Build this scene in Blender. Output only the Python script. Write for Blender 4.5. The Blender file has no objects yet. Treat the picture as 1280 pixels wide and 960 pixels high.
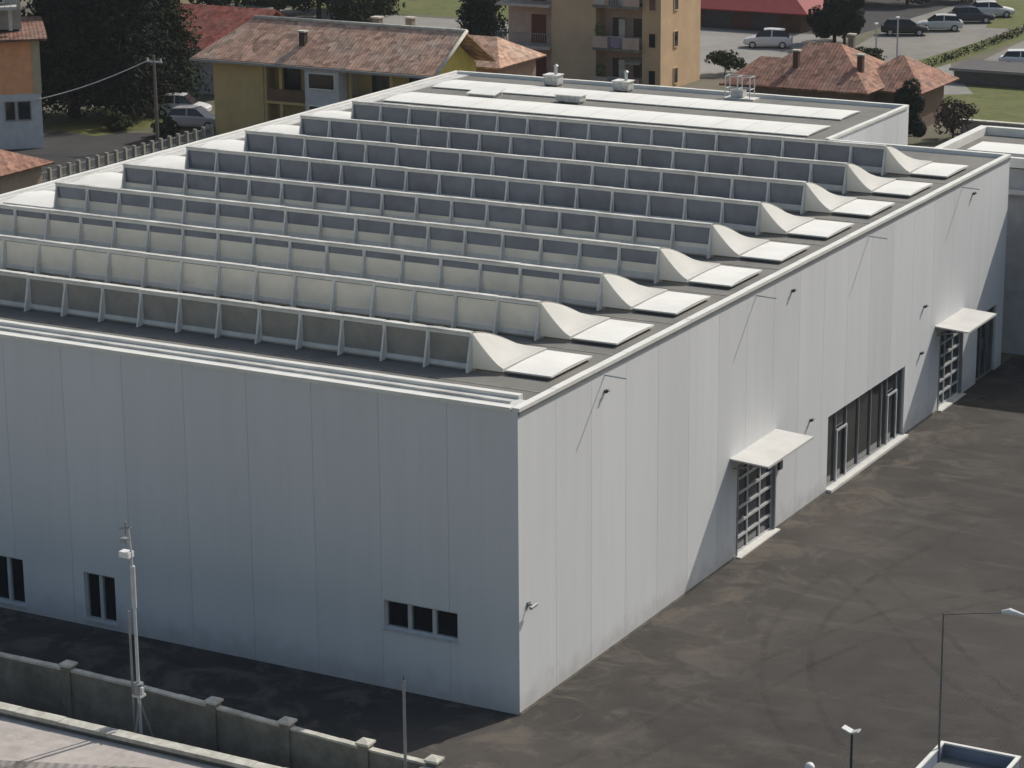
import bpy, bmesh, math, random
from mathutils import Vector, Matrix
R = math.radians
random.seed(7)
S = bpy.context.scene
COL = S.collection

# ------------------------------------------------------------------ camera, sky, sun, exposure
cam = bpy.data.cameras.new('camera')
co = bpy.data.objects.new('camera', cam); COL.objects.link(co); S.camera = co
F_PX, PITCH, ROLL, YAW = 3198.29, 0.272477, -0.00806373, -0.504173
fw = Vector((math.sin(YAW)*math.cos(PITCH), math.cos(YAW)*math.cos(PITCH), -math.sin(PITCH)))
rt = Vector((math.cos(YAW), -math.sin(YAW), 0)); up = rt.cross(fw)
r2 = rt*math.cos(ROLL) + up*math.sin(ROLL); u2 = -rt*math.sin(ROLL) + up*math.cos(ROLL)
mw = Matrix((r2, u2, -fw)).transposed().to_4x4(); mw.translation = Vector((35.777, -65.1808, 31.5508))
co.matrix_world = mw
cam.sensor_width = 36; cam.lens = F_PX/1280*36; cam.clip_start = 1; cam.clip_end = 4000

SUN = Vector((0.38, 0.97, 0.98)).normalized()
EL = math.asin(SUN.z); AZ = math.atan2(SUN.x, SUN.y)
W = bpy.data.worlds.new('World'); S.world = W; W.use_nodes = True
nt = W.node_tree; nt.nodes.clear()
sky = nt.nodes.new('ShaderNodeTexSky'); sky.sky_type = 'NISHITA'; sky.sun_disc = False
sky.sun_elevation = EL; sky.sun_rotation = AZ; sky.air_density = 1.4; sky.dust_density = 3.0; sky.ozone_density = 1.0
bg = nt.nodes.new('ShaderNodeBackground'); bg.inputs[1].default_value = 0.10
wo = nt.nodes.new('ShaderNodeOutputWorld')
nt.links.new(sky.outputs[0], bg.inputs[0]); nt.links.new(bg.outputs[0], wo.inputs[0])
sl = bpy.data.lights.new('sun', 'SUN'); sl.energy = 3.7; sl.angle = R(0.53); sl.color = (1, 0.95, 0.87)
so = bpy.data.objects.new('sun', sl); COL.objects.link(so); so.location = (0, 0, 80)
so.rotation_euler = (-SUN).to_track_quat('-Z', 'Y').to_euler()
S.view_settings.view_transform = 'Standard'; S.view_settings.look = 'None'
S.view_settings.exposure = 0.0; S.view_settings.gamma = 1; S.view_settings.use_curve_mapping = False
S.cycles.max_bounces = 6; S.cycles.caustics_reflective = False; S.cycles.caustics_refractive = False

# ------------------------------------------------------------------ materials
def L(nt, a, b): nt.links.new(a, b)
def mat(name, c, c2=None, scale=3.0, rough=0.7, stretch=(1, 1, 1), detail=5, lo=0.35, hi=0.65, bump=0.0, bscale=None,
        spec=0.3, metal=0.0, big=None, bigscale=0.15, bigamt=0.5, tint=0.0):
    """noise mix of two colours, an optional large-scale stain colour, optional bump, optional per-face 'tint' attribute"""
    m = bpy.data.materials.new(name); m.use_nodes = True
    n = m.node_tree; p = n.nodes['Principled BSDF']
    p.inputs['Roughness'].default_value = rough; p.inputs['Metallic'].default_value = metal
    p.inputs['Specular IOR Level'].default_value = spec
    tc = n.nodes.new('ShaderNodeTexCoord'); mp = n.nodes.new('ShaderNodeMapping'); mp.inputs['Scale'].default_value = stretch
    L(n, tc.outputs['Object'], mp.inputs[0])
    out = None
    if c2 is None: c2 = tuple(x*0.8 for x in c)
    no = n.nodes.new('ShaderNodeTexNoise'); no.inputs['Scale'].default_value = scale; no.inputs['Detail'].default_value = detail
    no.inputs['Roughness'].default_value = 0.62
    L(n, mp.outputs[0], no.inputs['Vector'])
    cr = n.nodes.new('ShaderNodeValToRGB'); cr.color_ramp.elements[0].position = lo; cr.color_ramp.elements[1].position = hi
    cr.color_ramp.elements[0].color = (*c, 1); cr.color_ramp.elements[1].color = (*c2, 1)
    L(n, no.outputs[0], cr.inputs[0]); out = cr.outputs[0]
    if big:
        nb = n.nodes.new('ShaderNodeTexNoise'); nb.inputs['Scale'].default_value = bigscale; nb.inputs['Detail'].default_value = 6
        nb.inputs['Roughness'].default_value = 0.6
        L(n, mp.outputs[0], nb.inputs['Vector'])
        rb = n.nodes.new('ShaderNodeMapRange'); rb.inputs[1].default_value = 0.45; rb.inputs[2].default_value = 0.68
        rb.inputs[4].default_value = bigamt
        L(n, nb.outputs[0], rb.inputs[0])
        mx = n.nodes.new('ShaderNodeMix'); mx.data_type = 'RGBA'
        L(n, rb.outputs[0], mx.inputs[0]); L(n, out, mx.inputs[6]); mx.inputs[7].default_value = (*big, 1); out = mx.outputs[2]
    if tint:
        at = n.nodes.new('ShaderNodeAttribute'); at.attribute_name = 'tint'
        ma = n.nodes.new('ShaderNodeMath'); ma.operation = 'MULTIPLY_ADD'; ma.inputs[1].default_value = tint; ma.inputs[2].default_value = 1 - tint/2
        L(n, at.outputs['Fac'], ma.inputs[0])
        mm = n.nodes.new('ShaderNodeMix'); mm.data_type = 'RGBA'; mm.blend_type = 'MULTIPLY'; mm.inputs[0].default_value = 1
        L(n, out, mm.inputs[6]); L(n, ma.outputs[0], mm.inputs[7]); out = mm.outputs[2]
    L(n, out, p.inputs['Base Color'])
    if bump:
        bn = n.nodes.new('ShaderNodeTexNoise'); bn.inputs['Scale'].default_value = bscale or scale*4; bn.inputs['Detail'].default_value = 4
        L(n, mp.outputs[0], bn.inputs['Vector'])
        bp = n.nodes.new('ShaderNodeBump'); bp.inputs['Strength'].default_value = bump; bp.inputs['Distance'].default_value = 0.05
        L(n, bn.outputs[0], bp.inputs['Height']); L(n, bp.outputs[0], p.inputs['Normal'])
    return m

def tile_mat(name, c, c2, c3, along='X', pitch=0.28):
    """clay pan tiles: ribs running down the slope, courses across, blotchy weathering"""
    m = mat(name, c, c2, 1.6, 0.85, lo=0.3, hi=0.7, big=c3, bigscale=0.5, bigamt=0.7)
    n = m.node_tree; p = n.nodes['Principled BSDF']
    tc = n.nodes['Texture Coordinate']
    w = n.nodes.new('ShaderNodeTexWave'); w.bands_direction = along; w.inputs['Scale'].default_value = 0.314/pitch
    w.inputs['Distortion'].default_value = 0.6
    w2 = n.nodes.new('ShaderNodeTexWave'); w2.bands_direction = 'Z'; w2.wave_profile = 'SAW'; w2.inputs['Scale'].default_value = 0.314/0.19
    L(n, tc.outputs['Object'], w.inputs[0]); L(n, tc.outputs['Object'], w2.inputs[0])
    ad = n.nodes.new('ShaderNodeMath'); ad.operation = 'ADD'; L(n, w.outputs['Fac'], ad.inputs[0]); L(n, w2.outputs['Fac'], ad.inputs[1])
    b = n.nodes.new('ShaderNodeBump'); b.inputs['Distance'].default_value = 0.06; b.inputs['Strength'].default_value = 0.4
    L(n, ad.outputs[0], b.inputs['Height']); L(n, b.outputs[0], p.inputs['Normal'])
    vo = n.nodes.new('ShaderNodeTexVoronoi'); vo.inputs['Scale'].default_value = 2.6; L(n, tc.outputs['Object'], vo.inputs['Vector'])
    src = p.inputs['Base Color'].links[0].from_socket
    mm = n.nodes.new('ShaderNodeMix'); mm.data_type = 'RGBA'; mm.blend_type = 'OVERLAY'; mm.inputs[0].default_value = 0.5
    bw = n.nodes.new('ShaderNodeRGBToBW'); L(n, vo.outputs['Color'], bw.inputs[0])
    L(n, src, mm.inputs[6]); L(n, bw.outputs[0], mm.inputs[7]); L(n, mm.outputs[2], p.inputs['Base Color'])
    return m

def glass_mat(name, c, rough=0.06, spec=0.6, coat=0.0):
    m = mat(name, c, tuple(x*1.5 for x in c), 0.7, rough, spec=spec)
    return m

M = {}
M['panel'] = mat('precast_panel', (0.69, 0.695, 0.70), (0.65, 0.655, 0.66), 0.9, 0.8, stretch=(1, 1, 0.12), lo=0.3, hi=0.7,
                 big=(0.61, 0.615, 0.62), bigscale=0.25, bigamt=0.5, tint=0.10)
def weather(m):
    n = m.node_tree; p = n.nodes['Principled BSDF']; tc = n.nodes['Texture Coordinate']; src = p.inputs['Base Color'].links[0].from_socket
    mp = n.nodes.new('ShaderNodeMapping'); mp.inputs['Scale'].default_value = (2.1, 2.1, 0.07); L(n, tc.outputs['Object'], mp.inputs[0])
    no = n.nodes.new('ShaderNodeTexNoise'); no.inputs['Scale'].default_value = 1.0; no.inputs['Detail'].default_value = 7; no.inputs['Roughness'].default_value = 0.7
    L(n, mp.outputs[0], no.inputs['Vector'])
    mr = n.nodes.new('ShaderNodeMapRange'); mr.inputs[1].default_value = 0.48; mr.inputs[2].default_value = 0.78; mr.inputs[4].default_value = 0.20
    L(n, no.outputs[0], mr.inputs[0])
    mx = n.nodes.new('ShaderNodeMix'); mx.data_type = 'RGBA'; L(n, mr.outputs[0], mx.inputs[0]); L(n, src, mx.inputs[6]); mx.inputs[7].default_value = (0.47, 0.465, 0.45, 1)
    # splash dirt at the foot of the wall
    sx = n.nodes.new('ShaderNodeSeparateXYZ'); L(n, tc.outputs['Object'], sx.inputs[0])
    n2 = n.nodes.new('ShaderNodeTexNoise'); n2.inputs['Scale'].default_value = 1.7; n2.inputs['Detail'].default_value = 8; L(n, tc.outputs['Object'], n2.inputs['Vector'])
    ad = n.nodes.new('ShaderNodeMath'); ad.operation = 'MULTIPLY_ADD'; ad.inputs[1].default_value = -1.6; L(n, n2.outputs[0], ad.inputs[0]); L(n, sx.outputs['Z'], ad.inputs[2])
    m2 = n.nodes.new('ShaderNodeMapRange'); m2.inputs[1].default_value = -0.75; m2.inputs[2].default_value = 0.1; m2.inputs[3].default_value = 0.32; m2.inputs[4].default_value = 0
    L(n, ad.outputs[0], m2.inputs[0])
    m3 = n.nodes.new('ShaderNodeMix'); m3.data_type = 'RGBA'; L(n, m2.outputs[0], m3.inputs[0]); L(n, mx.outputs[2], m3.inputs[6]); m3.inputs[7].default_value = (0.27, 0.24, 0.205, 1)
    L(n, m3.outputs[2], p.inputs['Base Color'])
weather(M['panel'])
M['joint'] = mat('joint_sealant', (0.22, 0.225, 0.23), rough=0.9)
M['membrane'] = mat('roof_membrane', (0.185, 0.18, 0.165), (0.135, 0.131, 0.12), 1.2, 0.85, big=(0.24, 0.23, 0.2), bigscale=0.3, bigamt=0.6, bump=0.15)
M['lap'] = mat('membrane_lap', (0.26, 0.25, 0.225), (0.13, 0.127, 0.117), 1.6, 0.8)
M['cap'] = mat('parapet_cap', (0.78, 0.77, 0.72), (0.62, 0.61, 0.56), 1.0, 0.45, lo=0.3, hi=0.75)
M['ridge'] = mat('ridge_metal', (0.70, 0.69, 0.64), (0.40, 0.395, 0.37), 0.9, 0.5, lo=0.35, hi=0.65)
M['canopy_sheet'] = mat('canopy_sheet', (0.60, 0.595, 0.57), (0.52, 0.515, 0.49), 1.0, 0.55)
M['flashing'] = mat('roof_flashing', (0.62, 0.61, 0.57), (0.46, 0.455, 0.43), 0.9, 0.6, stretch=(1, 2, 1))
M['white_sheet'] = mat('white_roof_sheet', (0.80, 0.79, 0.735), (0.70, 0.69, 0.64), 0.8, 0.5, lo=0.35, hi=0.8, big=(0.6, 0.58, 0.53), bigscale=0.35, bigamt=0.35)
def translucent(m, f):
    n = m.node_tree; p = n.nodes['Principled BSDF']; t = n.nodes.new('ShaderNodeBsdfTranslucent'); mx = n.nodes.new('ShaderNodeMixShader')
    t.inputs[0].default_value = (0.9, 0.89, 0.84, 1); mx.inputs[0].default_value = f
    L(n, p.outputs[0], mx.inputs[1]); L(n, t.outputs[0], mx.inputs[2]); L(n, mx.outputs[0], n.nodes['Material Output'].inputs[0])
M['opal_hood'] = mat('translucent_hood', (0.88, 0.87, 0.82), (0.80, 0.79, 0.74), 1.0, 0.5, lo=0.35, hi=0.8, big=(0.7, 0.68, 0.62), bigscale=0.5, bigamt=0.3)
translucent(M['opal_hood'], 0.42)
M['grey_sheet'] = mat('grey_roof_sheet', (0.50, 0.49, 0.45), (0.38, 0.37, 0.34), 0.9, 0.55, stretch=(1, 0.3, 1))
M['frame'] = mat('skylight_frame', (0.72, 0.72, 0.69), (0.6, 0.6, 0.57), 2.0, 0.5)
M['dark_glass'] = glass_mat('skylight_glass', (0.115, 0.132, 0.165), 0.16, 0.5)
M['opal'] = mat('opal_sheet', (0.88, 0.82, 0.69), (0.80, 0.745, 0.63), 1.1, 0.5, big=(0.55, 0.53, 0.46), bigscale=0.5, bigamt=0.4)  # beige puts the bright zone seen in the skylight glass into colour
M['smoke'] = mat('smoke_sheet', (0.31, 0.29, 0.265), (0.23, 0.22, 0.20), 1.1, 0.4)  # mid grey for the front row's panes
M['window_glass'] = glass_mat('window_glass', (0.012, 0.015, 0.019), 0.05, 0.5)
M['shop_glass'] = glass_mat('shop_glass', (0.035, 0.037, 0.036), 0.05, 0.55)
M['metal_grey'] = mat('grey_metal', (0.30, 0.31, 0.32), (0.24, 0.25, 0.26), 3, 0.45, metal=0.3)
M['metal_dark'] = mat('dark_metal', (0.06, 0.06, 0.065), (0.04, 0.04, 0.045), 3, 0.5)
M['lamp_pole'] = mat('lamp_pole_grey', (0.19, 0.185, 0.18), (0.14, 0.137, 0.13), 3, 0.6)
M['metal_light'] = mat('light_metal', (0.55, 0.56, 0.56), (0.45, 0.46, 0.46), 3, 0.4)
M['white_paint'] = mat('white_paint', (0.72, 0.71, 0.67), (0.62, 0.61, 0.57), 2, 0.5)
M['door_panel'] = mat('garage_glass', (0.022, 0.026, 0.035), (0.035, 0.04, 0.05), 1.5, 0.12, spec=0.5)
M['concrete'] = mat('weathered_concrete', (0.25, 0.235, 0.20), (0.17, 0.16, 0.135), 2.2, 0.9, big=(0.10, 0.095, 0.08), bigscale=0.6, bigamt=0.7, bump=0.3)
M['coping'] = mat('pale_coping', (0.62, 0.60, 0.53), (0.42, 0.40, 0.34), 2.5, 0.85, bump=0.3, big=(0.3, 0.28, 0.22), bigscale=0.9, bigamt=0.5)
M['path'] = mat('pinkish_path', (0.47, 0.425, 0.385), (0.36, 0.325, 0.295), 2.0, 0.9, big=(0.55, 0.49, 0.44), bigscale=0.4, bigamt=0.6, bump=0.2)
M['lamp_white'] = mat('lamp_head_white', (0.8, 0.8, 0.78), rough=0.4)
M['foil'] = mat('rooftop_metal', (0.65, 0.64, 0.6), (0.4, 0.4, 0.38), 4, 0.45)
M['earth'] = mat('town_ground', (0.13, 0.115, 0.085), (0.09, 0.095, 0.05), 0.35, 0.95, big=(0.18, 0.16, 0.125), bigscale=0.05, bigamt=0.7, bump=0.4, bscale=3)
M['grass'] = mat('lawn_grass', (0.115, 0.13, 0.035), (0.075, 0.09, 0.025), 1.2, 0.95, big=(0.15, 0.14, 0.055), bigscale=0.25, bigamt=0.6, bump=0.5, bscale=9)
M['dark_asphalt'] = mat('dark_asphalt', (0.045, 0.045, 0.047), (0.035, 0.034, 0.035), 1.0, 0.92, big=(0.06, 0.055, 0.05), bigscale=0.2)
M['road'] = mat('road_grey', (0.21, 0.20, 0.18), (0.165, 0.157, 0.142), 0.6, 0.92, big=(0.24, 0.225, 0.195), bigscale=0.12, bigamt=0.6)
M['gravel'] = mat('gravel_lot', (0.25, 0.24, 0.225), (0.20, 0.195, 0.18), 1.0, 0.95, big=(0.29, 0.28, 0.255), bigscale=0.15, bump=0.4)
M['bark'] = mat('tree_bark', (0.06, 0.045, 0.032), (0.04, 0.03, 0.022), 6, 0.95)
M['rubber'] = mat('tyre_rubber', (0.02, 0.02, 0.02), rough=0.9)
M['car_glass'] = glass_mat('car_glass', (0.012, 0.014, 0.017), 0.05, 0.5)
M['tile_brown'] = tile_mat('clay_tile_brown', (0.48, 0.285, 0.20), (0.40, 0.25, 0.18), (0.40, 0.32, 0.25))
M['tile_red'] = tile_mat('clay_tile_red', (0.33, 0.095, 0.065), (0.25, 0.075, 0.055), (0.22, 0.10, 0.08))
M['tile_terra'] = tile_mat('clay_tile_terracotta', (0.31, 0.165, 0.115), (0.25, 0.125, 0.09), (0.23, 0.155, 0.115))
M['tile_grey'] = tile_mat('cement_tile_grey', (0.30, 0.27, 0.245), (0.20, 0.18, 0.165), (0.12, 0.11, 0.10))

def asphalt_mat():
    m = mat('yard_asphalt', (0.054, 0.0495, 0.0445), (0.034, 0.031, 0.0285), 0.7, 0.93, lo=0.3, hi=0.7, detail=8, big=(0.088, 0.077, 0.066), bigscale=0.07, bigamt=0.8, bump=0.25, bscale=12)
    n = m.node_tree; p = n.nodes['Principled BSDF']; tc = n.nodes['Texture Coordinate']
    src = p.inputs['Base Color'].links[0].from_socket
    # long pale drag marks and dusty streaks
    mp = n.nodes.new('ShaderNodeMapping'); mp.inputs['Rotation'].default_value = (0, 0, R(-35)); mp.inputs['Scale'].default_value = (0.17, 0.62, 1)
    L(n, tc.outputs['Object'], mp.inputs[0])
    no = n.nodes.new('ShaderNodeTexNoise'); no.inputs['Scale'].default_value = 1.0; no.inputs['Detail'].default_value = 9; no.inputs['Roughness'].default_value = 0.7
    no.inputs['Distortion'].default_value = 0.8
    L(n, mp.outputs[0], no.inputs['Vector'])
    mr = n.nodes.new('ShaderNodeMapRange'); mr.inputs[1].default_value = 0.52; mr.inputs[2].default_value = 0.75; mr.inputs[4].default_value = 0.75
    L(n, no.outputs[0], mr.inputs[0])
    mx = n.nodes.new('ShaderNodeMix'); mx.data_type = 'RGBA'; L(n, mr.outputs[0], mx.inputs[0]); L(n, src, mx.inputs[6]); mx.inputs[7].default_value = (0.098, 0.089, 0.078, 1)
    # dark wheel-swept patches
    n2 = n.nodes.new('ShaderNodeTexNoise'); n2.inputs['Scale'].default_value = 0.16; n2.inputs['Detail'].default_value = 7; n2.inputs['Distortion'].default_value = 1.2
    mp2 = n.nodes.new('ShaderNodeMapping'); mp2.inputs['Location'].default_value = (31, 7, 3); mp2.inputs['Scale'].default_value = (1, 0.6, 1)
    L(n, tc.outputs['Object'], mp2.inputs[0]); L(n, mp2.outputs[0], n2.inputs['Vector'])
    m2 = n.nodes.new('ShaderNodeMapRange'); m2.inputs[1].default_value = 0.5; m2.inputs[2].default_value = 0.72; m2.inputs[4].default_value = 0.55
    L(n, n2.outputs[0], m2.inputs[0])
    mx2 = n.nodes.new('ShaderNodeMix'); mx2.data_type = 'RGBA'; L(n, m2.outputs[0], mx2.inputs[0]); L(n, mx.outputs[2], mx2.inputs[6]); mx2.inputs[7].default_value = (0.042, 0.04, 0.038, 1)
    # brown earth washed along the foot of the long wall (x = 0)
    sx = n.nodes.new('ShaderNodeSeparateXYZ'); L(n, tc.outputs['Object'], sx.inputs[0])
    d = n.nodes.new('ShaderNodeMapRange'); d.inputs[1].default_value = 0.3; d.inputs[2].default_value = 6.5; d.inputs[3].default_value = 1; d.inputs[4].default_value = 0
    L(n, sx.outputs['X'], d.inputs[0])
    n3 = n.nodes.new('ShaderNodeTexNoise'); n3.inputs['Scale'].default_value = 0.45; n3.inputs['Detail'].default_value = 12; n3.inputs['Roughness'].default_value = 0.68; n3.inputs['Distortion'].default_value = 0.9
    L(n, tc.outputs['Object'], n3.inputs['Vector'])
    m3 = n.nodes.new('ShaderNodeMapRange'); m3.inputs[1].default_value = 0.49; m3.inputs[2].default_value = 0.60
    L(n, n3.outputs[0], m3.inputs[0])
    mu = n.nodes.new('ShaderNodeMath'); mu.operation = 'MULTIPLY'; L(n, d.outputs[0], mu.inputs[0]); L(n, m3.outputs[0], mu.inputs[1])
    mx3 = n.nodes.new('ShaderNodeMix'); mx3.data_type = 'RGBA'; L(n, mu.outputs[0], mx3.inputs[0]); L(n, mx2.outputs[2], mx3.inputs[6]); mx3.inputs[7].default_value = (0.108, 0.094, 0.079, 1)
    last = mx3.outputs[2]
    L(n, last, p.inputs['Base Color'])
    return m
M['asphalt'] = asphalt_mat()

def plain(name, c, rough=0.8, v=0.82, scale=1.5, **k): return mat(name, c, tuple(x*v for x in c), scale, rough, **k)
def leaf_mat(name, c, c2):
    m = mat(name, c, c2, 1.4, 0.8, lo=0.3, hi=0.7, spec=0.05)
    return m

# ------------------------------------------------------------------ geometry helpers
LOC = {}
class MB:
    def __init__(s): s.v = []; s.f = []; s.t = []
    def add(s, vs, fs, t=0.5):
        o = len(s.v); s.v += [tuple(p) for p in vs]; s.f += [tuple(o+i for i in f) for f in fs]; s.t += [t]*len(fs); return s
    def box(s, a, b, t=0.5):
        (x0, y0, z0), (x1, y1, z1) = a, b
        x0, x1 = min(x0, x1), max(x0, x1); y0, y1 = min(y0, y1), max(y0, y1); z0, z1 = min(z0, z1), max(z0, z1)
        return s.add([(x0, y0, z0), (x1, y0, z0), (x1, y1, z0), (x0, y1, z0), (x0, y0, z1), (x1, y0, z1), (x1, y1, z1), (x0, y1, z1)],
                     [(0, 3, 2, 1), (4, 5, 6, 7), (0, 1, 5, 4), (1, 2, 6, 5), (2, 3, 7, 6), (3, 0, 4, 7)], t)
    def tube(s, pts, rad, n=8, cap=True):
        pts = [Vector(p) for p in pts]
        if not hasattr(rad, '__len__'): rad = [rad]*len(pts)
        rings = []
        for i, p in enumerate(pts):
            d = (pts[min(i+1, len(pts)-1)] - pts[max(i-1, 0)]).normalized()
            a = d.orthogonal().normalized() if abs(d.z) < 0.95 else Vector((1, 0, 0)).cross(d).normalized()
            b = d.cross(a)
            rings.append([p + (a*math.cos(2*math.pi*k/n) + b*math.sin(2*math.pi*k/n))*rad[i] for k in range(n)])
        vs = [q for r in rings for q in r]; fs = []
        for i in range(len(pts)-1):
            for k in range(n):
                fs.append((i*n+k, i*n+(k+1) % n, (i+1)*n+(k+1) % n, (i+1)*n+k))
        if cap: fs.append(tuple(reversed(range(n)))); fs.append(tuple(range((len(pts)-1)*n, len(pts)*n)))
        return s.add(vs, fs)
    def prism(s, poly, z0, z1):
        n = len(poly); vs = [(x, y, z0) for x, y in poly] + [(x, y, z1) for x, y in poly]
        return s.add(vs, [tuple(reversed(range(n))), tuple(range(n, 2*n))] + [(i, (i+1) % n, n+(i+1) % n, n+i) for i in range(n)])
    def solid(s, quad, th):
        """a flat polygon given thickness th downwards along its normal"""
        q = [Vector(p) for p in quad]; nrm = (q[1]-q[0]).cross(q[2]-q[0]).normalized()
        lo = [p - nrm*th for p in q]; n = len(q)
        return s.add(q+lo, [tuple(range(n)), tuple(reversed(range(n, 2*n)))] + [(i, n+i, n+(i+1) % n, (i+1) % n) for i in range(n)])
    def ball(s, c, r, n=10, m=7):
        c = Vector(c); vs = []; fs = []
        if not hasattr(r, '__len__'): r = (r, r, r)
        for j in range(m+1):
            th = math.pi*j/m
            for i in range(n):
                ph = 2*math.pi*i/n
                vs.append(c + Vector((r[0]*math.sin(th)*math.cos(ph), r[1]*math.sin(th)*math.sin(ph), r[2]*math.cos(th))))
        for j in range(m):
            for i in range(n): fs.append((j*n+i, (j+1)*n+i, (j+1)*n+(i+1) % n, j*n+(i+1) % n))
        return s.add(vs, fs)
    def build(s, name, m, parent=None, loc=None, smooth=False, local=False, label=None):
        base = Vector((0, 0, 0))
        if parent is not None: base = LOC[parent.name]
        if loc is not None: base = Vector(loc)
        sh = Vector((0, 0, 0)) if local else base
        me = bpy.data.meshes.new(name)
        me.from_pydata([tuple(Vector(p)-sh) for p in s.v], [], s.f); me.update()
        if any(abs(t-0.5) > 1e-6 for t in s.t):
            a = me.attributes.new('tint', 'FLOAT', 'FACE')
            for i, t in enumerate(s.t): a.data[i].value = t
        bm = bmesh.new(); bm.from_mesh(me); bmesh.ops.recalc_face_normals(bm, faces=bm.faces); bm.to_mesh(me); bm.free()
        if smooth:
            for p in me.polygons: p.use_smooth = True
        me.materials.append(M[m] if isinstance(m, str) else m)
        o = bpy.data.objects.new(name, me); COL.objects.link(o)
        if parent is not None: o.parent = parent; LOC[o.name] = LOC[parent.name] if not local else Vector((0, 0, 0))
        else: o.location = base; LOC[o.name] = base
        if label: o['label'] = label
        return o

def tag(o, label, cat, group=None, kind=None):
    o['label'] = label; o['category'] = cat
    if group: o['group'] = group
    if kind: o['kind'] = kind
    return o
def thing(name, label, cat, loc=(0, 0, 0), rz=0, group=None):
    o = bpy.data.objects.new(name, None); COL.objects.link(o); o.location = loc; o.rotation_euler = (0, 0, rz)
    o.empty_display_size = 0.3; LOC[o.name] = Vector(loc) if rz == 0 else Vector((0, 0, 0))
    return tag(o, label, cat, group)
def struct(o): o['kind'] = 'structure'; return o
def copy_tree(o, parent=None):
    c = o.copy(); COL.objects.link(c); LOC[c.name] = LOC[o.name]
    if parent is not None: c.parent = parent
    for ch in [x for x in COL.objects if x.parent == o]: copy_tree(ch, c)
    return c
def sheet(name, poly, z, m):
    b = MB(); b.add([(x, y, z) for x, y in poly], [tuple(range(len(poly)))])
    return struct(b.build(name, m))

def windows(parent, lst, face, plane, glass='window_glass', fr='metal_light', shutter=None):
    """lst of (a0,a1,z0,z1) on a wall facing -Y ('F') at y=plane or facing +X ('R') at x=plane"""
    for a0, a1, z0, z1 in lst:
        def bx(b, u0, u1, w0, w1, d0, d1):
            if face == 'F': b.box((u0, plane-d0, w0), (u1, plane-d1, w1))
            else: b.box((plane+d0, u0, w0), (plane+d1, u1, w1))
        b = MB(); bx(b, a0, a1, z0, z1, .004, .03); w = b.build('window', glass, parent)
        f = MB(); t = .07
        bx(f, a0-t, a0, z0-t, z1+t, .002, .06); bx(f, a1, a1+t, z0-t, z1+t, .002, .06); bx(f, a0, a1, z1, z1+t, .002, .06); bx(f, a0, a1, z0-t, z0, .002, .09)
        f.build('frame', fr, w)

# ------------------------------------------------------------------ ground
g = MB(); N = 40; half = 1600
g.add([(-half, -half, 0), (half, -half, 0), (half, half, 0), (-half, half, 0)], [(0, 1, 2, 3)])
struct(g.build('ground', 'earth'))
sheet('asphalt_yard', [(-36, -8.6), (1.6, -8.6), (1.6, -7.2), (60, -7.2), (60, 49.0), (0, 49.0), (0, 47), (-36, 47)], 0.004, 'asphalt')
sheet('dark_driveway', [(-78, 60), (-67, 56), (-67.2, 77), (-71.5, 80.5), (-80, 78)], 0.004, 'dark_asphalt')
sheet('lawn', [(-86, 78.8), (-76.2, 77.2), (-74, 84), (-83, 90)], 0.008, 'grass')
sheet('field', [(-120, 144.5), (-74, 144), (-80, 185), (-130, 190)], 0.004, 'grass')
sheet('pale_road', [(-110, 133.5), (-70, 134.5), (-70, 142.5), (-110, 142.5)], 0.004, 'gravel')
sheet('road', [(-42.5, 128), (-37.5, 128), (-35.4, 137.4), (-35.8, 155), (-36.6, 166), (-40.5, 190), (-47, 190), (-46.5, 160), (-45, 146)], 0.004, 'road')
sheet('gravel_lot', [(-66, 147.5), (-57, 118), (-44, 122), (-43.5, 130), (-47, 147)], 0.008, 'gravel')
sheet('shaded_court', [(-75, 148), (-47, 147.8), (-46, 175), (-80, 178)], 0.006, 'dark_asphalt')
sheet('pale_path', [(-36.8, 139), (-34.6, 138), (-31.8, 131), (-27, 122), (-31, 119), (-36, 124)], 0.008, 'gravel')
sheet('road_verge', [(-38.2, 158), (-35.4, 158.5), (-39, 182), (-45, 182)], 0.010, 'grass')
sheet('hedge_verge', [(-37.2, 130.5), (-34.2, 131), (-32.4, 157), (-35.3, 157)], 0.010, 'grass')
sheet('side_lot', [(-31.8, 133), (-5, 138), (-5, 165), (-33, 162)], 0.008, 'road')
sheet('grass_verge', [(-31, 125.5), (-5, 130), (-5, 110), (-27.5, 110)], 0.006, 'grass')

def mark_mat(name, c, lo, hi, amt, scale):
    m = plain(name, c, .95); n = m.node_tree; p = n.nodes['Principled BSDF']; tc = n.nodes['Texture Coordinate']
    no = n.nodes.new('ShaderNodeTexNoise'); no.inputs['Scale'].default_value = scale; no.inputs['Detail'].default_value = 9; no.inputs['Roughness'].default_value = 0.7; L(n, tc.outputs['Object'], no.inputs['Vector'])
    mr = n.nodes.new('ShaderNodeMapRange'); mr.inputs[1].default_value = lo; mr.inputs[2].default_value = hi; mr.inputs[4].default_value = amt; L(n, no.outputs[0], mr.inputs[0])
    at = n.nodes.new('ShaderNodeAttribute'); at.attribute_name = 'fade'
    mu = n.nodes.new('ShaderNodeMath'); mu.operation = 'MULTIPLY'; L(n, mr.outputs[0], mu.inputs[0]); L(n, at.outputs['Fac'], mu.inputs[1]); L(n, mu.outputs[0], p.inputs['Alpha'])
    return m
M['tyre'] = mark_mat('tyre_rubber_mark', (0.030, 0.028, 0.026), 0.40, 0.68, 0.20, 0.55)
M['dust'] = mark_mat('dry_mud', (0.15, 0.125, 0.105), 0.42, 0.64, 0.6, 1.8)
M['pale_dust'] = mark_mat('pale_dust', (0.115, 0.105, 0.092), 0.42, 0.66, 0.7, 0.8)
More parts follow.
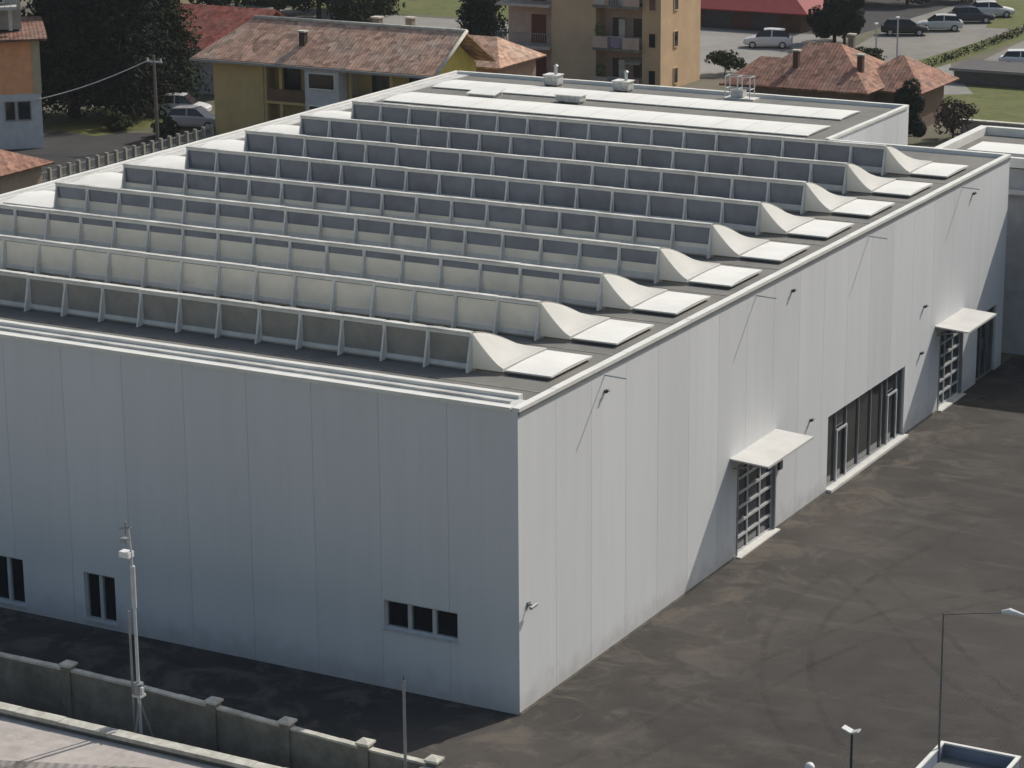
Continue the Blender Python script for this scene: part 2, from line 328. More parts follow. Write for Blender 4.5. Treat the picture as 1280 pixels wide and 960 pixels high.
def ribbon(name, pts, w, z, m):
    P = [Vector((x, y, 0)) for x, y in pts]; fine = []
    for i in range(len(P)-1):
        p0, p1, p2, p3 = P[max(0, i-1)], P[i], P[i+1], P[min(len(P)-1, i+2)]
        for k in range(8):
            t = k/8; fine.append(.5*((2*p1)+(p2-p0)*t+(2*p0-5*p1+4*p2-p3)*t*t+(3*p1-p0-3*p2+p3)*t**3))
    fine.append(P[-1]); vs = []; fd = []; fs = []
    for i, p in enumerate(fine):
        d = (fine[min(i+1, len(fine)-1)]-fine[max(i-1, 0)]).normalized(); q = Vector((-d.y, d.x, 0)); e = min(1, i/6, (len(fine)-1-i)/6)
        for o, f in ((-.5, 0), (-.22, 1), (.22, 1), (.5, 0)): vs.append((p.x+q.x*w*o, p.y+q.y*w*o, z)); fd.append(f*e)
    for i in range(len(fine)-1):
        for k in range(3): fs.append((4*i+k, 4*i+k+1, 4*i+5+k, 4*i+4+k))
    b = MB(); b.add(vs, fs); o = struct(b.build(name, m)); a = o.data.attributes.new('fade', 'FLOAT', 'POINT')
    for i, f in enumerate(fd): a.data[i].value = f
    return o
tracks = [[(16, -4), (10, 1), (5.6, 8), (4.4, 16), (6.5, 28)], [(22, 3), (13.5, 7.5), (7, 14.5), (3.4, 18.4)], [(3, -5), (4.5, 1), (6, 9), (9.5, 17), (19, 25)]]
for t_ in tracks:
    for off in (-.8, .8): ribbon('tyre_track', [(x+off, y+off*.25) for x, y in t_], .34, .008 if off < 0 else .010, 'tyre')
for pts, w in ([(1.2, 6.6), (2.3, 8.6), (2.4, 11)], 1.3), ([(2.6, 7.4), (4.3, 8.0), (6.5, 9.2)], .9), ([(1.0, 19.8), (1.5, 23), (1.4, 27)], 1.6), ([(2.2, 3.2), (2.0, 5), (2.6, 7.5)], 1.2), ([(1.3, 33.5), (2, 35.5), (1.6, 38)], 1.4), ([(2.7, 21.3), (3.4, 22.2), (3.5, 23.6)], .9):
    ribbon('mud_patch', pts, w, .012, 'dust')
for pts, w in ([(2, -3), (6, 0), (11, 2), (15, 3.5)], 1.8), ([(4, 4), (8, 6), (13, 7.5)], 1.4), ([(7, -6), (12, -3), (18, -1)], 2.2), ([(12, 9), (17, 12), (22, 13)], 1.8), ([(0, -3), (3, -6), (7, -7)], 2.2):
    ribbon('dust_streak', pts, w, .014, 'pale_dust')

# ------------------------------------------------------------------ the warehouse
HX, LY, H = -35.5, 47.0, 10.0
RX, RY = -8.9, 57.9
WH = thing('warehouse', 'large pale grey precast concrete warehouse with rows of sawtooth skylights on its flat roof', 'warehouse')

def wall(name, axis, plane, sgn, u0, u1, z1, joints, openings, z0=0.0):
    """precast panels with real joints; axis 'Y' -> wall runs along Y at x=plane, outward sgn along X"""
    b = MB(); rnd = random.Random(hash(name) % 1000 if False else len(name)*7)
    us = sorted(set([u0, u1] + [j for j in joints if u0 < j < u1] + [e for o in openings for e in o[:2]]))
    zs = sorted(set([z0, z1] + [e for o in openings for e in o[2:4]]))
    js = [u0] + sorted(j for j in joints if u0 < j < u1) + [u1]
    tints = [rnd.random() for _ in js]
    def q(ua, ub, za, zb, d0, d1, t):
        if axis == 'Y': b.box((plane+sgn*d0, ua, za), (plane+sgn*d1, ub, zb), t)
        else: b.box((ua, plane+sgn*d0, za), (ub, plane+sgn*d1, zb), t)
    for i in range(len(us)-1):
        ua, ub = us[i], us[i+1]; um = (ua+ub)/2
        k = sum(1 for j in js[1:-1] if j < um)
        for j in range(len(zs)-1):
            za, zb = zs[j], zs[j+1]; zm = (za+zb)/2
            if any(o[0] < um < o[1] and o[2] < zm < o[3] for o in openings): continue
            ga = 0.007 if ua in joints else 0; gb = 0.007 if ub in joints else 0
            q(ua+ga, ub-gb, za, zb, -0.014, 0, tints[k])
            q(ua, ub, za, zb, -0.30, -0.0141, 0.35)
    return b.build(name, 'panel', WH)

PITCH_P = 2.47
jy = [PITCH_P*k for k in range(1, 20)]
DOORS = [(16.6, 20.2, 0.0, 3.55), (38.3, 41.4, 0.0, 3.55)]
SHOP = (25.4, 34.0, 0.12, 3.1); SHOP2 = (43.4, 46.0, 0.0, 3.15)
wall('long_wall', 'Y', 0.0, 1, 0, LY, H-0.12, jy, DOORS+[SHOP, SHOP2])
FW = [(-4.92, -2.2, 2.05, 3.02), (-16.98, -15.66, 0.22, 1.95), (-21.05, -19.62, 0.22, 1.95), (-25.6, -24.2, 0.22, 1.95)]
jx = [-2.49*k for k in range(1, 15)]
wall('front_wall', 'X', 0.0, -1, HX, -0.3, H-0.12, jx, FW)
wall('side_wall', 'Y', HX, -1, 0.3, RY-0.3, H-0.12, jy+[49.4, 51.87, 54.3], [])
wall('rear_wing_wall', 'Y', RX, 1, LY, RY, H-0.12, [49.4, 51.9, 54.4, 56.4], [])
b = MB(); b.box((HX, RY-0.3, 0), (RX-0.3, RY, H-0.12)).box((RX, LY-0.3, 0), (-0.3, LY, H-0.12)).build('rear_wall', 'panel', WH)
# roof deck
rf = MB(); rf.box((HX+0.3, 0.3, 9.35), (-0.3, LY-0.3, 9.82)).box((HX+0.3, LY-0.3, 9.35), (RX-0.3, RY-0.3, 9.82))
ROOF = rf.build('roof', 'membrane', WH)
# parapet caps: bright bevelled metal, each length with a visible lap
def cap_run(b, axis, fixed0, fixed1, a0, a1, step, z0=9.88, z1=10.0):
    n = max(1, round((a1-a0)/step))
    for i in range(n):
        p, q = a0+(a1-a0)*i/n, a0+(a1-a0)*(i+1)/n
        dz = 0.006*(i % 2)
        if axis == 'Y': b.box((fixed0, p, z0), (fixed1, q-0.012, z1+dz))
        else: b.box((p, fixed0, z0), (q-0.012, fixed1, z1+dz))
b = MB()
cap_run(b, 'Y', -0.20, 0.06, 0.0, LY, 2.47); cap_run(b, 'X', -0.06, 0.20, HX, -0.21, 2.49)
cap_run(b, 'Y', HX-0.06, HX+0.20, 0.21, RY, 2.47); cap_run(b, 'X', RY-0.20, RY+0.06, HX+0.21, RX, 2.49)
cap_run(b, 'Y', RX-0.20, RX+0.06, LY+0.06, RY-0.21, 2.47); cap_run(b, 'X', LY-0.20, LY+0.05, RX+0.08, -0.21, 2.49)
b.build('parapet_cap', 'cap', WH)
b = MB(); cap_run(b, 'X', 1.22, 1.46, HX+0.4, -0.6, 2.49, 9.701, 10.02); b.build('inner_upstand', 'cap', WH)
b = MB(); cap_run(b, 'X', 0.66, 0.76, HX+0.4, -0.6, 3.1, 9.911, 9.985); b.build('gutter_rail', 'ridge', WH)
b = MB(); b.box((HX+0.31, 0.31, 9.701), (-0.31, 1.21, 9.91)); b.build('front_gutter', 'flashing', WH)
b = MB(); b.box((-0.299, 0.001, 9.70), (-0.06, LY-.31, 9.879)).build('parapet_back', 'flashing', WH)
b = MB(); b.box((HX+0.35, 1.5, 9.70), (HX+1.0, RY-0.4, 9.87)); b.build('side_gutter', 'flashing', WH)
b = MB(); b.box((0.001, 0.05, 9.74), (0.035, LY, 9.87)); b.build('drip_edge', 'metal_grey', WH)

# sawtooth skylights
SX0, SX1, SDEP, SHT = -31.5, -3.66, 2.95, 1.06
ZB = 10.0
def prof(t): return SHT*(1 - t**1.35)            # t 0 at the glazing, 1 at the back
def make_skylight(y0, low, glass_top='dark_glass', glass_low=None):
    nseg = 8
    b = MB()
    # body: curb and sloping sheet roof with standing seams
    b.box((SX0, y0+0.02, 9.70), (SX1, y0+SDEP, ZB-0.02))
    vs = []; fs = []
    for i in range(nseg+1):
        t = i/nseg; y = y0+0.02+(SDEP-0.02)*t; z = ZB+prof(t)
        vs += [(SX0, y, z), (SX1, y, z), (SX0, y, z-0.05), (SX1, y, z-0.05)]
    for i in range(nseg):
        o = 4*i; fs += [(o, o+1, o+5, o+4), (o+2, o+6, o+7, o+3), (o, o+4, o+6, o+2), (o+1, o+3, o+7, o+5)]
    b.add(vs, fs)
    npan = 17; w = (SX1-SX0)/npan
    for k in range(0, npan*2+1):
        x = SX0 + k*w/2
        for i in range(nseg):
            ta, tb = i/nseg, (i+1)/nseg
            ya, yb = y0+0.05+(SDEP-0.05)*ta, y0+0.05+(SDEP-0.05)*tb
            b.add([(x-.02, ya, ZB+prof(ta)+.001), (x+.02, ya, ZB+prof(ta)+.001), (x+.02, yb, ZB+prof(tb)+.001), (x-.02, yb, ZB+prof(tb)+.001),
                   (x-.02, ya, ZB+prof(ta)+.045), (x+.02, ya, ZB+prof(ta)+.045), (x+.02, yb, ZB+prof(tb)+.045), (x-.02, yb, ZB+prof(tb)+.045)],
                  [(4, 5, 6, 7), (0, 1, 5, 4), (1, 2, 6, 5), (3, 0, 4, 7)])
    # closed left gable
    b.add([(SX0+.01, y0+.02, ZB)]+[(SX0+.01, y0+.02+(SDEP-.02)*i/nseg, ZB+prof(i/nseg)-.02) for i in range(nseg+1)], [tuple(range(nseg+2))])
    root = b.build('roof_skylight', 'grey_sheet', WH)
    zl = ZB+low
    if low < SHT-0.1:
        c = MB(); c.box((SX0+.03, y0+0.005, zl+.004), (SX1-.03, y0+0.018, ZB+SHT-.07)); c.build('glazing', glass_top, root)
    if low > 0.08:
        c = MB(); c.box((SX0+.03, y0+0.003, ZB), (SX1-.03, y0+0.016, zl)); c.build('opal_glazing', glass_low, root)  # lower pane holds the painted bright zone; plain grey in the front row
    f = MB()
    f.box((SX0, y0-0.05, ZB+SHT-0.10), (SX1, y0+0.019, ZB+SHT+0.0))
    sh = 0.05 if y0 < 15 else 0.13
    f.box((SX0, y0-0.06, ZB-0.10), (SX1, y0+0.001, ZB+sh))
    for k in range(npan+1):
        x = SX0+k*w; f.box((max(SX0, x-.065), y0-0.055, ZB+sh), (min(SX1, x+.065), y0+0.002, ZB+SHT-0.10))
    for k in range(npan+1):                              # tapering fins stiffen every upright, spreading towards the deck
        x = min(max(SX0+k*w, SX0+.04), SX1-.04)
        f.add([(x-.035, y0-.056, ZB+SHT-.12), (x-.035, y0-.34, ZB-.17), (x-.035, y0-.056, ZB-.17), (x+.035, y0-.056, ZB+SHT-.12), (x+.035, y0-.34, ZB-.17), (x+.035, y0-.056, ZB-.17)],
              [(0, 1, 2), (3, 5, 4), (0, 3, 4, 1), (1, 4, 5, 2), (0, 2, 5, 3)])
    f.build('frame', 'frame', root)
    c = MB()
    for k in range(npan):
        c.box((SX0+k*w, y0-0.09, ZB+SHT+.002), (SX0+(k+1)*w-.02, y0+0.12, ZB+SHT+0.05+0.007*((k*7+int(y0)) % 3)))
    c.build('ridge_cap', 'ridge', root)
    # hipped white end piece (right) between the sawtooth and the flat end panel
    e = MB(); HXL = 1.12; n2 = 6; vs = []; fs = []
    for j in range(n2+1):
        s = j/n2; k = (1-s)**1.3
        for i in range(nseg+1):
            t = i/nseg; vs.append((SX1+HXL*s+.002, y0+SDEP*t, ZB+.03+prof(t)*k))
    for j in range(n2):
        for i in range(nseg):
            o = j*(nseg+1)+i; fs.append((o, o+1, o+nseg+2, o+nseg+1))
    e.add(vs, fs)
    fr = [(SX1+HXL*j/n2+.002, y0, ZB+.03+SHT*(1-j/n2)**1.3) for j in range(n2+1)]
    e.add([(SX1+.002, y0, ZB-.08)]+fr+[(SX1+HXL, y0, ZB-.08)], [tuple(range(len(fr)+2))])
    e.add([(SX1+HXL, y0, ZB-.08), (SX1+HXL, y0+SDEP, ZB-.08), (SX1+HXL, y0+SDEP, ZB+.03), (SX1+HXL, y0, ZB+.03)], [(0, 1, 2, 3)])
    e.build('hipped_end', 'opal_hood', root)
    for (xa, xb) in ((SX1+HXL+.05, -0.82), (-34.45, SX0-.02)):
        p = MB(); m_ = 6
        vs = []; fs = []
        for i in range(m_+1):                            # shallow barrel of translucent sheet on a low curb
            t = i/m_; y = y0+.06+(SDEP-.12)*t; z = ZB-0.02+(0.035 if xa > -20 else 0.14)*math.sin(math.pi*t)
            vs += [(xa, y, z), (xb, y, z)]
        for i in range(m_): fs.append((2*i, 2*i+1, 2*i+3, 2*i+2))
        p.add(vs, fs); p.box((xa, y0+.05, ZB-.07), (xb, y0+SDEP-.05, ZB-.021))
        ep = p.build('end_panel', 'white_sheet', root)
    for (xa, xb) in ((SX1+.05, -0.95), (-34.3, SX0-.05)):
        p = MB(); p.box((xa, y0+.22, 9.70), (xb, y0+SDEP-.1, ZB-.071)); p.build('end_curb', 'membrane', root)
    return root
YS = [3.69+4.63*k for k in range(9)]
LOWS = [(SHT-.07, 'smoke'), (SHT-.14, 'opal'), (.70, 'opal'), (.46, 'opal'), (.30, 'opal'), (0, None), (0, None), (0, None), (0, None)]  # height where each row's painted bright zone ends; first row plain grey
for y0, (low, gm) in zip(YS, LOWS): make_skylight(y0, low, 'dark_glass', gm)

for k in range(9):
    y = YS[k]-.85
    if k == 0: y = 2.4
    MB().box((HX+1.1, y, 9.8205), (-0.32, y+.10, 9.832)).build('membrane_lap', 'lap', WH)
# long flat translucent strips on the rear wing
def strip(x0, x1, y0, y1):
    b = MB(); n = 14; m_ = 6
    b.box((x0+.1, y0+.15, 9.7), (x1-.1, y1-.1, 9.90))
    for k in range(n):
        xa, xb = x0+(x1-x0)*k/n+.015, x0+(x1-x0)*(k+1)/n-.015; vs = []; fs = []
        for i in range(m_+1):
            t = i/m_; vs += [(xa, y0+(y1-y0)*t, 9.905+.07*math.sin(math.pi*t)), (xb, y0+(y1-y0)*t, 9.905+.07*math.sin(math.pi*t))]
        for i in range(m_): fs.append((2*i, 2*i+1, 2*i+3, 2*i+2))
        b.add(vs, fs)
        b.box((xa, y0, 9.855), (xb, y0+.149, 9.90))
        for xe, kk in ((xa, 0), (xb, 1)):
            b.add([(xe, y0+(y1-y0)*i/m_, 9.905+.07*math.sin(math.pi*i/m_)) for i in range(m_+1)], [tuple(range(m_+1))])
    return b.build('flat_skylight', 'white_sheet', WH)
strip(-34.2, -10.3, 47.9, 50.9); strip(-34.2, -10.6, 52.9, 55.6)

# openings in the long wall
def garage_door(o):
    y0, y1, z0, z1 = o
    d = MB(); d.box((-0.2, y0, z0+.02), (-0.16, y1, z1)); door = d.build('garage_door', 'door_panel', WH)
    f = MB(); n = 6
    for k in range(n+1):
        z = z0+.03+(z1-z0-.14)*k/n; f.box((-0.155, y0+.09, z), (-0.10, y1-.09, z+.10))
    for y in (y0+.09, y0+.09+(y1-y0-.18)/3, y0+.09+2*(y1-y0-.18)/3, y1-.09): f.box((-0.158, y-.04, z0+.02), (-0.105, y+.04, z1-.02))
    f.build('door_rail', 'metal_light', door)
    j = MB(); j.box((-0.25, y0+.001, z0), (0.03, y0+.09, z1-.001)).box((-0.25, y1-.09, z0), (0.03, y1-.001, z1-.001)).box((-0.25, y0+.09, z1-.10), (0.03, y1-.09, z1-.001))
    j.build('door_jamb', 'metal_grey', door)
    t = MB(); t.box((-0.3, y0-.05, 0.006), (0.22, y1+.05, 0.06)); t.build('threshold', 'white_paint', door)
    c = MB(); yc0, yc1 = y0-.7, y1-.05
    c.solid([(0.0, yc0, 4.02), (1.5, yc0, 3.92), (1.5, yc1, 3.92), (0.0, yc1, 4.02)], 0.06)
    c.box((1.501, yc0, 3.84), (1.52, yc1, 3.93))
    cn = c.build('canopy', 'canopy_sheet', WH)
    for y in (yc0+.3, (yc0+yc1)/2, yc1-.3): MB().tube([(0.0, y, 3.55), (1.2, y, 3.84)], 0.03, 6).build('canopy_bracket', 'metal_grey', cn)
for o in DOORS: garage_door(o)
def shopfront(o, mull, sill):
    y0, y1, z0, z1 = o
    b = MB(); b.box((-0.2, y0, z0), (-0.17, y1, z1)); s = b.build('shopfront', 'shop_glass', WH)
    f = MB()
    for y in [y0+.04]+[y0+(y1-y0)*t for t in mull]+[y1-.04]: f.box((-0.169, y-.035, z0), (-0.10, y+.035, z1))
    f.box((-0.168, y0, z1-.07), (-0.101, y1, z1)); f.box((-0.168, y0, z0), (-0.101, y1, z0+.07))
    f.build('frame', 'metal_grey', s)
    if sill:
        for ya, yb in ((y0+(y1-y0)*.13, y0+(y1-y0)*.26), (y0+(y1-y0)*.79, y0+(y1-y0)*.92)):
            d = MB(); d.box((-0.10, ya, z0+.02), (-0.05, ya+.09, z0+2.15)).box((-0.10, yb-.09, z0+.02), (-0.05, yb, z0+2.15)).box((-0.10, ya+.09, z0+2.06), (-0.05, yb-.09, z0+2.15))
            d.build('glass_door_frame', 'metal_light', s)
        c = MB(); c.box((-0.3, y0-.05, 0.006), (0.24, y1+.05, 0.118)); c.build('threshold', 'white_paint', s)
shopfront(SHOP, [.13, .26, .42, .58, .72, .79, .92], True)
shopfront(SHOP2, [.33, .66], False)
def front_window(o, panes):
    x0, x1, z0, z1 = o
    b = MB(); b.box((x0, 0.20, z0), (x1, 0.23, z1)); w = b.build('window', 'window_glass', WH)
    f = MB(); n = panes
    f.box((x0, 0.10, z0), (x0+.07, 0.199, z1)).box((x1-.07, 0.10, z0), (x1, 0.199, z1)).box((x0+.07, 0.10, z1-.07), (x1-.07, 0.199, z1)).box((x0+.07, 0.10, z0), (x1-.07, 0.199, z0+.07))
    for k in range(1, n): xm = x0+(x1-x0)*k/n; f.box((xm-.07, 0.09, z0+.07), (xm+.07, 0.198, z1-.07))
    f.build('frame', 'metal_light', w)
    s = MB(); s.box((x0-.03, -0.045, z0-.06), (x1+.03, 0.199, z0-.002)); s.build('sill', 'metal_light', w)
front_window(FW[0], 3)
for o in FW[1:]: front_window(o, 2)
# little things on the long wall: overflow spouts, floodlights, a camera by the corner
for y, z in ((5.85, 9.62), (18.05, 9.62), (29.3, 9.62), (40.5, 9.62)):
    b = MB(); b.tube([(-0.06, y, z), (0.78, y, z-.03)], 0.028, 8); b.build('overflow_spout', 'metal_light', WH)
for y, z in ((5.85, 9.05), (21.4, 9.05), (36.1, 5.2), (41.95, 9.05), (23.5, 3.45), (35.85, 3.2)):
    b = MB(); b.box((0.0, y-.06, z-.02), (0.10, y+.06, z+.07)); b.tube([(0.0, y, z+.02), (0.17, y, z+.07)], .02, 6)
    lf = b.build('wall_lamp', 'metal_dark', WH)
    MB().solid([(0.11, y-.07, z+.13), (0.19, y-.07, z+.06), (0.19, y+.07, z+.06), (0.11, y+.07, z+.13)], .035).build('lamp_head', 'metal_dark', lf)
b = MB(); b.box((0, 0.5, 3.45), (0.05, 0.66, 3.6)); b.tube([(0.04, .58, 3.52), (0.22, .58, 3.50)], .03, 6); b.tube([(0.2, .38, 3.47), (0.22, .74, 3.5)], .055, 8)
b.build('security_camera', 'metal_grey', WH)
b = MB(); b.box((0.0, 20.35, 2.35), (0.12, 20.6, 2.75)); b.build('control_box', 'metal_dark', WH)
for ya, yb in ((0, 16.5), (20.3, 25.3), (34.1, 38.2)): MB().box((0.012, ya, -0.05), (0.03, yb, 0.10)).build('plinth_strip', 'concrete', WH)

# ------------------------------------------------------------------ annex at the far right
AN = thing('annex_building', 'low flat-roofed grey annex standing in shade behind the far corner of the warehouse', 'building', (12, 49, 0))
b = MB(); b.box((-4.7, 49.25, 0), (30, 57, 8.9)); b.build('wall', plain('annex_wall', (0.40, 0.41, 0.43)), AN)
b = MB(); b.box((-4.4, 49.3, 8.91), (29.7, 56.7, 9.02)); b.build('roof', 'membrane', AN)
b = MB(); b.box((-4.75, 49.0, 9.0), (30, 49.3, 9.45)).box((-4.75, 49.31, 9.0), (-4.35, 57.0, 9.42)).box((-4.34, 56.7, 9.0), (30, 57.05, 9.42)); b.build('parapet', 'cap', AN)
b = MB(); b.box((-3.5, 51.2, 9.02), (-0.6, 53.6, 9.25)).box((0.4, 51.2, 9.02), (6, 53.6, 9.25)); b.build('flat_skylight', 'white_sheet', AN)
b = MB(); b.box((-4.6, 48.85, 7.75), (30, 49.24, 7.98)); b.build('cornice', 'metal_light', AN)
b = MB()
for k in range(8): b.box((1.2+k*3.4, 49.2, 4.6), (3.6+k*3.4, 49.248, 6.6))
for k in range(8): b.box((1.2+k*3.4, 49.2, 0.6), (3.6+k*3.4, 49.248, 3.2))
b.build('window', 'window_glass', AN)

# ------------------------------------------------------------------ foreground: boundary wall, mast, raised path
BW = thing('boundary_wall', 'dark weathered concrete boundary wall with pale coping and square pillars', 'wall', (-9, -7.2, 0))
wp = [(-30, -7.0), (-23.5, -7.02), (-17.8, -7.02), (-12.1, -7.03), (-9.2, -7.12), (-6.4, -7.34), (-3.6, -7.6), (-0.75, -7.84), (1.6, -7.95)]
b = MB(); c = MB()
for i in range(len(wp)-1):
    p, q = Vector((*wp[i], 0)), Vector((*wp[i+1], 0)); d = (q-p).normalized(); n = Vector((-d.y, d.x, 0))
    b.prism([tuple((p+n*.09)[:2]), tuple((p-n*.09)[:2]), tuple((q-n*.09)[:2]), tuple((q+n*.09)[:2])], 0, 1.76)
    nn = max(2, int((q-p).length/0.95))
    for k in range(nn):
        a_, e_ = p+(q-p)*((k+.01)/nn), p+(q-p)*((k+.99)/nn); dz = random.uniform(-.012, .012)
        c.prism([tuple((a_+n*.11)[:2]), tuple((a_-n*.11)[:2]), tuple((e_-n*.11)[:2]), tuple((e_+n*.11)[:2])], 1.762, 1.83+dz)
b.build('wall_panel', 'concrete', BW); c.build('coping', 'coping', BW)
for i in (1, 2, 3, 5, 6, 7, 8):
    x, y = wp[i]; s = .17
    b = MB(); b.box((x-s, y-s, 0), (x+s, y+s, 1.93)); p = b.build('pillar', 'concrete', BW)
    b = MB(); b.box((x-s-.05, y-s-.05, 1.932), (x+s+.05, y+s+.05, 2.0)); b.add([(x-s-.05, y-s-.05, 2.0), (x+s+.05, y-s-.05, 2.0), (x+s+.05, y+s+.05, 2.0), (x-s-.05, y+s+.05, 2.0), (x, y, 2.07)], [(0, 1, 4), (1, 2, 4), (2, 3, 4), (3, 0, 4)])
    b.build('pillar_cap', 'coping', p)
# end return of the wall towards the viewer
b = MB(); b.prism([(1.45, -8.2), (1.75, -8.2), (1.35, -11), (1.05, -11)], 0, 1.7); b.build('wall_return', 'concrete', BW)
b = MB(); b.prism([(1.38, -8.2), (1.82, -8.2), (1.42, -11), (0.98, -11)], 1.702, 1.82); b.build('return_coping', 'coping', BW)

b = MB(); b.box((-40, -40, -0.5), (0.9, -9.45, 1.0)); struct(b.build('footpath', 'path'))
KB = thing('kerb_wall', 'low pale kerb wall running along the pinkish raised path', 'kerb', (-10, -9.3, 0))
b = MB(); b.box((-40, -9.4, 0), (0.9, -9.12, 1.12)); b.build('kerb_face', 'concrete', KB)
b = MB()
x = -40.0
while x < 0.8:
    w_ = random.uniform(.75, 1.0); b.box((x, -9.47, 1.122), (min(x+w_-.012, .9), -9.05, 1.25+random.uniform(-.008, .012))); x += w_
b.build('kerb_coping', 'coping', KB)

# tall mast with camera boxes beside the boundary wall
MA = thing('camera_mast', 'tall grey pole with small white camera boxes, standing by the boundary wall', 'pole', (-8.5, -8.2, 0))
b = MB(); b.tube([(-8.5, -8.2, 0), (-8.5, -8.2, 2.4), (-8.5, -8.2, 5.0), (-8.52, -8.2, 6.5), (-8.58, -8.2, 7.3)], [.055, .055, .05, .035, .025], 10); b.build('mast', 'metal_light', MA)
b = MB(); b.tube([(-8.72, -8.2, 0), (-8.72, -8.2, 4.7)], .035, 8); b.build('cable_duct', 'metal_grey', MA)
b = MB(); b.tube([(-8.5, -8.2, 4.85), (-8.5, -8.2, 6.15)], .08, 10); b.build('sleeve', 'metal_light', MA)
b = MB(); b.box((-8.86, -8.36, 6.42), (-8.5, -8.1, 6.6)); b.build('camera', 'lamp_white', MA)
b = MB(); b.box((-8.82, -8.33, 6.86), (-8.62, -8.13, 7.0)); b.tube([(-8.9, -8.2, 7.25), (-8.5, -8.2, 7.35)], .03, 6); b.tube([(-8.68, -8.2, 7.1), (-8.68, -8.2, 7.5)], .035, 6); b.build('antenna', 'metal_grey', MA)
b = MB()
for a in range(3):
    dx, dy = .55*math.cos(a*2.1+.6), .55*math.sin(a*2.1+.6); b.tube([(-8.5+dx, -8.2+dy, 0.0), (-8.5, -8.2, 1.9)], .03, 6)
b.tube([(-8.5, -8.2, 2.1), (-8.5, -8.2, 2.45)], .16, 10); b.build('strut', 'metal_grey', MA)
b = MB(); b.box((-8.66, -8.34, 2.02), (-8.34, -8.06, 2.10)).box((-8.3, -8.4, 2.2), (-8.22, -8.3, 2.4)); b.build('collar', 'metal_light', MA)

PO = thing('thin_pole', 'thin dark bare metal pole near the right end of the boundary wall', 'pole', (0.95, -8.45, 0))
b = MB(); b.tube([(0.95, -8.45, 0), (0.95, -8.45, 4.4)], [.05, .04], 8); b.build('shaft', 'metal_grey', PO)
b = MB(); b.tube([(0.95, -8.45, 4.401), (0.95, -8.45, 4.55)], [.02, .008], 6); b.build('tip', 'metal_dark', PO)
b = MB(); b.box((.83, -8.57, 0), (1.07, -8.33, .05)); b.build('base_plate', 'metal_grey', PO)

# ------------------------------------------------------------------ yard furniture at the lower right
SLT = thing('street_lamp', 'tall slim street lamp with a long horizontal arm over the asphalt yard', 'street lamp', (14.4, -2, 0))
b = MB(); b.tube([(14.4, -2, 0), (14.36, -2, 3), (14.34, -2, 6.6)], [.045, .035, .025], 10); b.build('post', 'lamp_pole', SLT)
b = MB(); b.tube([(14.34, -2, 6.55), (15.2, -2, 6.74), (16.05, -2, 6.9)], .016, 8); b.build('arm', 'lamp_pole', SLT)
b = MB(); b.tube([(15.98, -2, 6.92), (16.2, -2, 6.97), (16.7, -2, 6.9)], [.05, .10, .04], 8); b.build('lamp_head', 'lamp_white', SLT)
S2 = thing('lamp_post', 'short lamp post with a two-winged white head near the bottom edge', 'lamp post', (12.55, -4, 0))
b = MB(); b.tube([(12.55, -4, 0), (12.55, -4, 3.5)], [.05, .035], 8); b.build('post', 'metal_dark', S2)
b = MB(); b.solid([(12.28, -4.1, 3.60), (12.55, -4.1, 3.50), (12.55, -3.85, 3.50), (12.28, -3.85, 3.60)], .05); b.solid([(12.56, -4.1, 3.50), (12.74, -4.1, 3.58), (12.74, -3.85, 3.58), (12.56, -3.85, 3.50)], .05); b.build('lamp_head', 'metal_light', S2)
S3 = thing('globe_lamp', 'garden lamp with a white globe, cut off by the bottom edge of the picture', 'lamp', (11.34, -4, 0))
b = MB(); b.tube([(11.34, -4, 0), (11.34, -4, 2.1)], .035, 8); b.build('post', 'metal_dark', S3)
b = MB(); b.ball((11.34, -4, 2.2), .14, 14, 9); b.build('globe', 'lamp_white', S3, smooth=True)
CP = thing('gate_cabin', 'small flat-roofed cabin with white parapet edges at the bottom right corner', 'cabin', (15.5, -3.4, 0))
b = MB(); b.box((14.3, -5.2, 0), (16.5, -1.5, 2.15)); b.build('wall', plain('cabin_wall', (0.45, 0.46, 0.47)), CP)
b = MB(); b.box((14.36, -5.14, 2.151), (16.44, -1.56, 2.2)); b.build('roof', plain('cabin_roof', (0.17, 0.18, 0.175)), CP)
b = MB(); b.box((14.3, -1.56, 2.151), (16.5, -1.5, 2.56)); b.box((14.3, -5.2, 2.151), (14.36, -1.561, 2.56)); b.box((16.44, -5.2, 2.151), (16.5, -1.561, 2.56)); b.box((14.361, -5.2, 2.151), (16.439, -5.14, 2.56)); b.build('parapet', plain('parapet_blue_grey', (0.22, 0.25, 0.32)), CP)  # blue-grey puts the shade of the inner parapet face into its colour
b = MB(); b.box((14.25, -1.58, 2.561), (16.55, -1.47, 2.61)); b.box((14.25, -5.2, 2.561), (14.37, -1.581, 2.61)); b.box((16.43, -5.2, 2.561), (16.55, -1.581, 2.61)); b.build('coping', 'white_paint', CP)
windows(CP, [(-4.4, -2.4, 1.0, 1.9)], 'R', 16.5)

# tiled shed roof at the lower left corner
TS = thing('tiled_shed', 'small shed roofed with grey chequered tiles in the lower left corner', 'shed', (-4.9, -12.4, 1.0), R(21))
b = MB(); b.box((-14, -5.0, -.5), (-.5, -.6, .95)); b.build('wall', 'concrete', TS)
b = MB(); b.solid([(-14.5, 0, 1.12), (-14.5, -5.4, .6), (0, -5.4, .6), (0, 0, 1.12)], .12); b.build('roof', 'tile_grey', TS)

